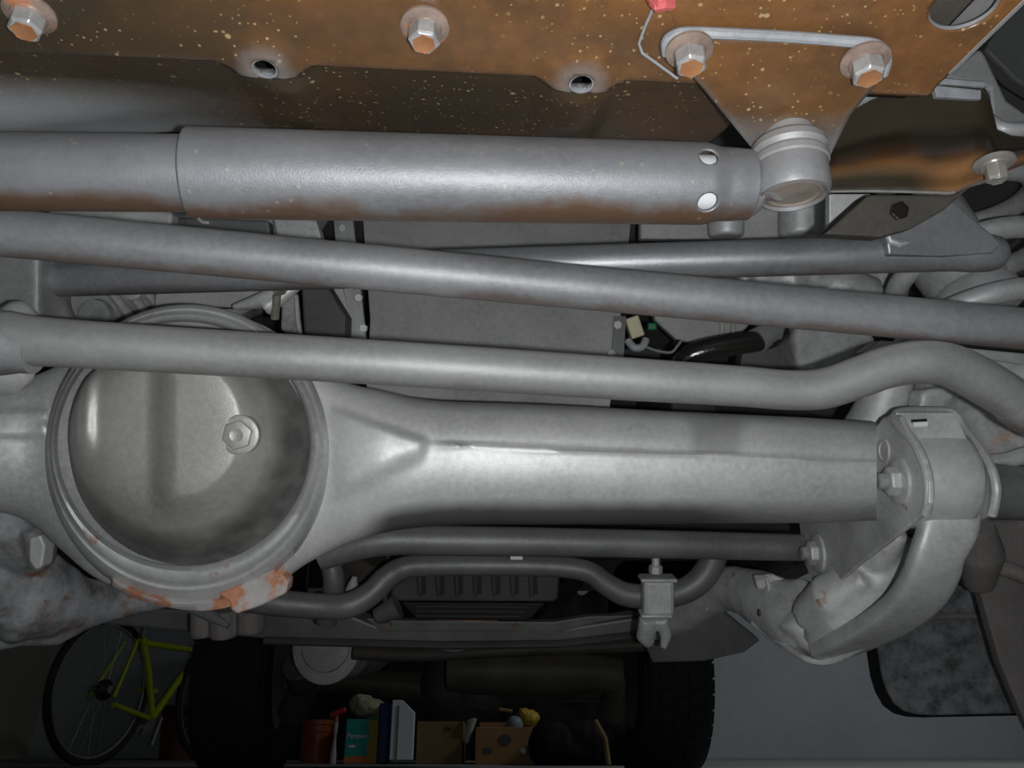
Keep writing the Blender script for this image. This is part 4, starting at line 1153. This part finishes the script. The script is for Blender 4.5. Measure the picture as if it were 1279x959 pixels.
build('saddle', MB().ball(seat + UPZ*.16, .12, .06, .03, 16, dirb, sb_, UPZ), M['black'], bk)
tube_part('seat_post', [seat, seat + UPZ*.16], .013, M['dim'])
# brown tub behind the bicycle
tag(build('storage_tub', MB().lathe(stand(222, 5.45), UPZ, [(.11, 0), (.14, .30), (.145, .31), (.13, .31), (.10, .02)], 28), plain('maroon_plastic', (.10, .02, .02), .5)), 'dark maroon tub standing behind the bicycle', 'tub')

def crate(px0, px1, pyt, y, mat, name, label, cat, parts=None, depth=.3, lean=0):
    a_ = WY(px0, 950, y); b_ = WY(px1, 950, y); t_ = WY((px0+px1)/2, pyt, y)
    w_ = b_.x-a_.x; h_ = t_.z
    c_ = Vector(((a_.x+b_.x)/2, y+depth/2, 0))
    th_ = thing(name, label, cat, c_)
    bd = build('body', MB().box(c_ + UPZ*(h_/2), w_, depth, h_), mat, th_, smooth=0, bevel=.004)
    return th_, c_, w_, h_
m_card = plain('brown_cardboard', (.22, .15, .07), .8, .2, scale=8)
m_card2 = plain('cardboard_tan', (.30, .18, .08), .8, .2, scale=8)
m_teal = plain('teal_carton', (.02, .36, .32), .5)
m_yel = plain('yellow_carton_print', (.42, .30, .02), .5)
m_org = plain('orange_bucket_plastic', (.26, .06, .015), .45)
m_bag = plain('pale_bag_cloth', (.40, .38, .26), .8, scale=20)
m_wp = plain('white_panel', (.80, .84, .88), .5, var=.05)
BY = 4.6
tc = MB()  # black heap added so the gaps behind the boxes stay dark
for k in range(15):
    tc.ball(WY(360+k*31, 900, 5.45)*1.0 - UPZ*.0 + UPZ*(.15+.1*random.random()), .26, .20, .62+.10*random.random(), 16)
tag(casting('dark_backdrop', tc, plain('backdrop_black', (.010, .010, .010), .8, .2), None, .03, 3, .06, .15), 'added black heap that blocks the lit wall behind the row of boxes', 'backdrop')
# orange bucket
c_ = stand(394, BY+.15)
bu = thing('bucket', 'orange plastic bucket at the left end of the row of boxes', 'bucket', c_)
build('shell', MB().lathe(c_, UPZ, [(.082, 0), (.090, .19), (.096, .192), (.096, .215), (.090, .215), (.080, .01)], 32), m_org, bu)
build('band', MB().lathe(c_ + UPZ*.15, UPZ, [(.088, 0), (.092, .004), (.092, .012), (.088, .016)], 32), m_org, bu)
c_ = stand(416, BY+.02)
bo = thing('spray_bottle', 'thin white spray bottle between the bucket and the teal carton', 'bottle', c_)
build('body', MB().lathe(c_, UPZ, [(.018, 0), (.018, .04), (.010, .10), (.008, .14), (.012, .15), (.012, .20), (.002, .205)], 16), plain('milky_plastic', (.45, .42, .40), .4), bo)
build('cap', MB().lathe(c_ + UPZ*.20, UPZ, [(.010, 0), (.010, .03), (.002, .032)], 12), M['red'], bo)
th_, c_, w_, h_ = crate(429, 477, 898, BY, m_teal, 'nappy_carton', 'teal and yellow printed carton right of the orange bucket', 'carton')
fy = c_.y - .15 - .0015
def decal(nm, pts, mat, parent, y):
    return build(nm, MB().prism([Vector((x, y, z)) for x, z in pts], Vector((0, .001, 0))), mat, parent, smooth=0)
x0_, x1_ = c_.x-w_/2, c_.x+w_/2
decal('yellow_panel', [(x1_-.075, .004), (x1_, .004), (x1_, h_-.004), (x1_-.085, h_-.01), (x1_-.065, h_*.6), (x1_-.085, h_*.45)], m_yel, th_, fy-.0005)
decal('orange_panel', [(x0_, .004), (x1_-.06, .004), (x1_-.075, .035), (x0_+.05, .04), (x0_, .028)], plain('orange_print', (.6, .18, .04), .5), th_, fy-.001)
def text(body, size, c, mat, parent, yv, shear=0.25):
    cu = bpy.data.curves.new('lettering', 'FONT'); cu.body = body; cu.size = size; cu.align_x = 'CENTER'; cu.align_y = 'CENTER'; cu.shear = shear; cu.extrude = .0004
    o_ = bpy.data.objects.new('lettering', cu)
    dg = None
    COL.objects.link(o_)
    me = bpy.data.meshes.new_from_object(o_.evaluated_get(bpy.context.evaluated_depsgraph_get()))
    bpy.data.objects.remove(o_)
    o2 = bpy.data.objects.new('lettering', me); COL.objects.link(o2)
    me.materials.append(mat)
    o2.rotation_euler = (PI/2, 0, 0); o2.parent = parent
    o2.location = Vector((c[0], yv, c[1])) - loc_of(parent)
    return o2
m_print = plain('white_print', (.75, .78, .75), .5)
text('Pampers', .034, (c_.x-.036, h_*.62), m_print, th_, fy-.0012)
decal('small_print', [(x0_+.02, h_*.36), (x0_+.055, h_*.36), (x0_+.055, h_*.42), (x0_+.02, h_*.42)], m_print, th_, fy-.001)
# things on top of carton
kk = MB(); kk.ball(Vector((c_.x+.0, c_.y, h_+.055)), .10, .10, .055, 16); kk.ball(Vector((c_.x-.05, c_.y, h_+.08)), .07, .07, .06, 14); kk.ball(Vector((c_.x+.07, c_.y, h_+.03)), .05, .07, .05, 14)
tag(casting('cloth_bag', kk, m_bag, None, .008, 3, .03, .06), 'crumpled pale cloth bag on top of the teal carton', 'bag')
tag(build('red_lid', MB().box(Vector((c_.x-.17, c_.y, h_+.035)), .09, .12, .03, (1, 0, .4), (0, 1, 0), (-.4, 0, 1)), plain('red_plastic', (.45, .02, .03), .4), bevel=.006), 'small red lid tilted beside the crumpled cloth bag', 'lid')  # small tilted plastic lid
# white panel leaning
a_ = WY(486, 950, BY-.05); b_ = WY(515, 950, BY-.05); t_ = WY(500, 874, BY-.05)
wp = thing('white_board', 'upright white panel with a dark stripe between carton and cardboard box', 'panel', ((a_.x+b_.x)/2, BY, 0))
xx0, xx1, hh_ = a_.x, b_.x, t_.z
build('board', MB().prism([Vector((xx0, BY-.05, 0.02)), Vector((xx1, BY-.05, 0.02)), Vector((xx1, BY-.05, hh_*.80)), Vector((xx1-.035, BY-.05, hh_*.90)), Vector((xx0+.05, BY-.05, hh_)), Vector((xx0, BY-.05, hh_))], Vector((0, .04, 0))), m_wp, wp, smooth=0, bevel=.003)
build('stripe', MB().box(Vector((xx0+.034, BY-.052, hh_*.47)), .010, .004, hh_*.88), M['dim'], wp, smooth=0)
tag(build('blue_container', MB().box(Vector((xx0-.045, BY+.05, hh_*.48)), .06, .12, hh_*.95), plain('blue_plastic', (.005, .03, .14), .4), bevel=.01), 'blue container squeezed behind the white panel', 'container')
th_, c_, w_, h_ = crate(519, 577, 902, BY, m_card, 'cardboard_box', 'plain brown cardboard box right of the white panel', 'box')
build('top_flap', MB().box(c_ + UPZ*(h_+.003), w_*.98, .29, .005), m_card, th_, smooth=0)
for dx in (.035, .055):
    build('handle_slot', MB().box(Vector((c_.x+dx, c_.y-.152, h_-.03)), .010, .004, .018), M['black'], th_, smooth=0)
th_, c_, w_, h_ = crate(593, 668, 908, BY-.1, m_card2, 'cardboard_box', 'tan cardboard box with dark printed patches and a white spot', 'box')
ct = th_
build('top_rim', MB().box(c_ + UPZ*(h_+.012) + Vector((0, .05, 0)), w_*.9, .02, .03), m_card2, th_, smooth=0)
fy = c_.y - .152
m_dk = plain('dark_print', (.06, .06, .07), .6)
build('printed_patch', MB().lathe(Vector((c_.x+.0, fy, h_*.66)), Vector((0, -1, 0)), [(.026, 0), (.026, .001), (.001, .001)], 20, sx=1.3), m_dk, th_)
decal('printed_patch', [(c_.x-.11, h_*.28), (c_.x-.07, h_*.28), (c_.x-.07, h_*.44), (c_.x-.11, h_*.44)], m_dk, th_, fy)
build('white_spot', MB().lathe(Vector((c_.x+.095, fy, h_*.36)), Vector((0, -1, 0)), [(.014, 0), (.014, .001), (.001, .001)], 6), m_print, th_)
# bits in and around
kk = MB().tube([stand(582, BY, .10), stand(586, BY, .17), stand(590, BY-.02, .235)], [.012, .02, .026], 12)
tag(build('white_bag', kk, plain('white_plastic_film', (.50, .52, .50), .5)), 'thin white plastic bag between the two cardboard boxes', 'bag')
kk = MB(); kk.ball(Vector((c_.x+.13, c_.y, h_+.045)), .055, .05, .045, 14); kk.ball(Vector((c_.x+.10, c_.y, h_+.07)), .035, .05, .03, 12)
tag(casting('yellow_toy', kk, m_yel, None, .006, 3, .02, .04), 'crumpled yellow object on top of the tan box', 'object')
tag(build('grey_ball', MB().ball(Vector((c_.x+.05, c_.y-.05, h_+.014)), .045, seg=20), plain('bluish_grey', (.20, .24, .30), .5)), 'bluish grey ball sitting in the tan box', 'ball')
kk = MB(); kk.tube([stand(575, BY+.05, .262), stand(583, BY+.05, .275), stand(588, BY+.05, .30), stand(592, BY+.05, .275)], [.01, .02, .015, .008], 10)
tag(build('orange_toy', kk, plain('orange_toy_plastic', (.45, .16, .06), .5)), 'small orange figure shape above the gap between the boxes', 'toy')
tag(build('yellow_bar', MB().tube([stand(585, BY+.1, .262), stand(620, BY+.1, .27), stand(640, BY+.1, .255)], .01, 8), m_card2), 'thin tan bar lying behind the tan box', 'bar')
kk = MB()
for k in range(9):
    kk.ball(stand(690+k*12, BY-.2, .06 + .05*random.random()), .12, .12, .09 + .07*random.random(), 14)
tag(casting('black_bin_bag', kk, plain('bin_bag_film', (.008, .008, .008), .8, .2), None, .012, 2, .04, .08), 'slumped black bin bag right of the tan box', 'bag')
tag(build('wood_strip', MB().tube([stand(745, BY-.5, .20), stand(757, BY-.5, .12), stand(760, BY-.5, .01)], .012, 8), m_card), 'thin brown wooden strip leaning by the right tyre', 'wood strip')
# unseen ceiling fitting added to match the back fill light
cl = thing('fill_fitting', 'added unseen ceiling fitting above the back fill light', 'lamp', (2.3, 3.7, 2.42))
build('housing', MB().box((2.3, 3.7, 2.44), 1.0, .24, .08), M['white'], cl, bevel=.01)
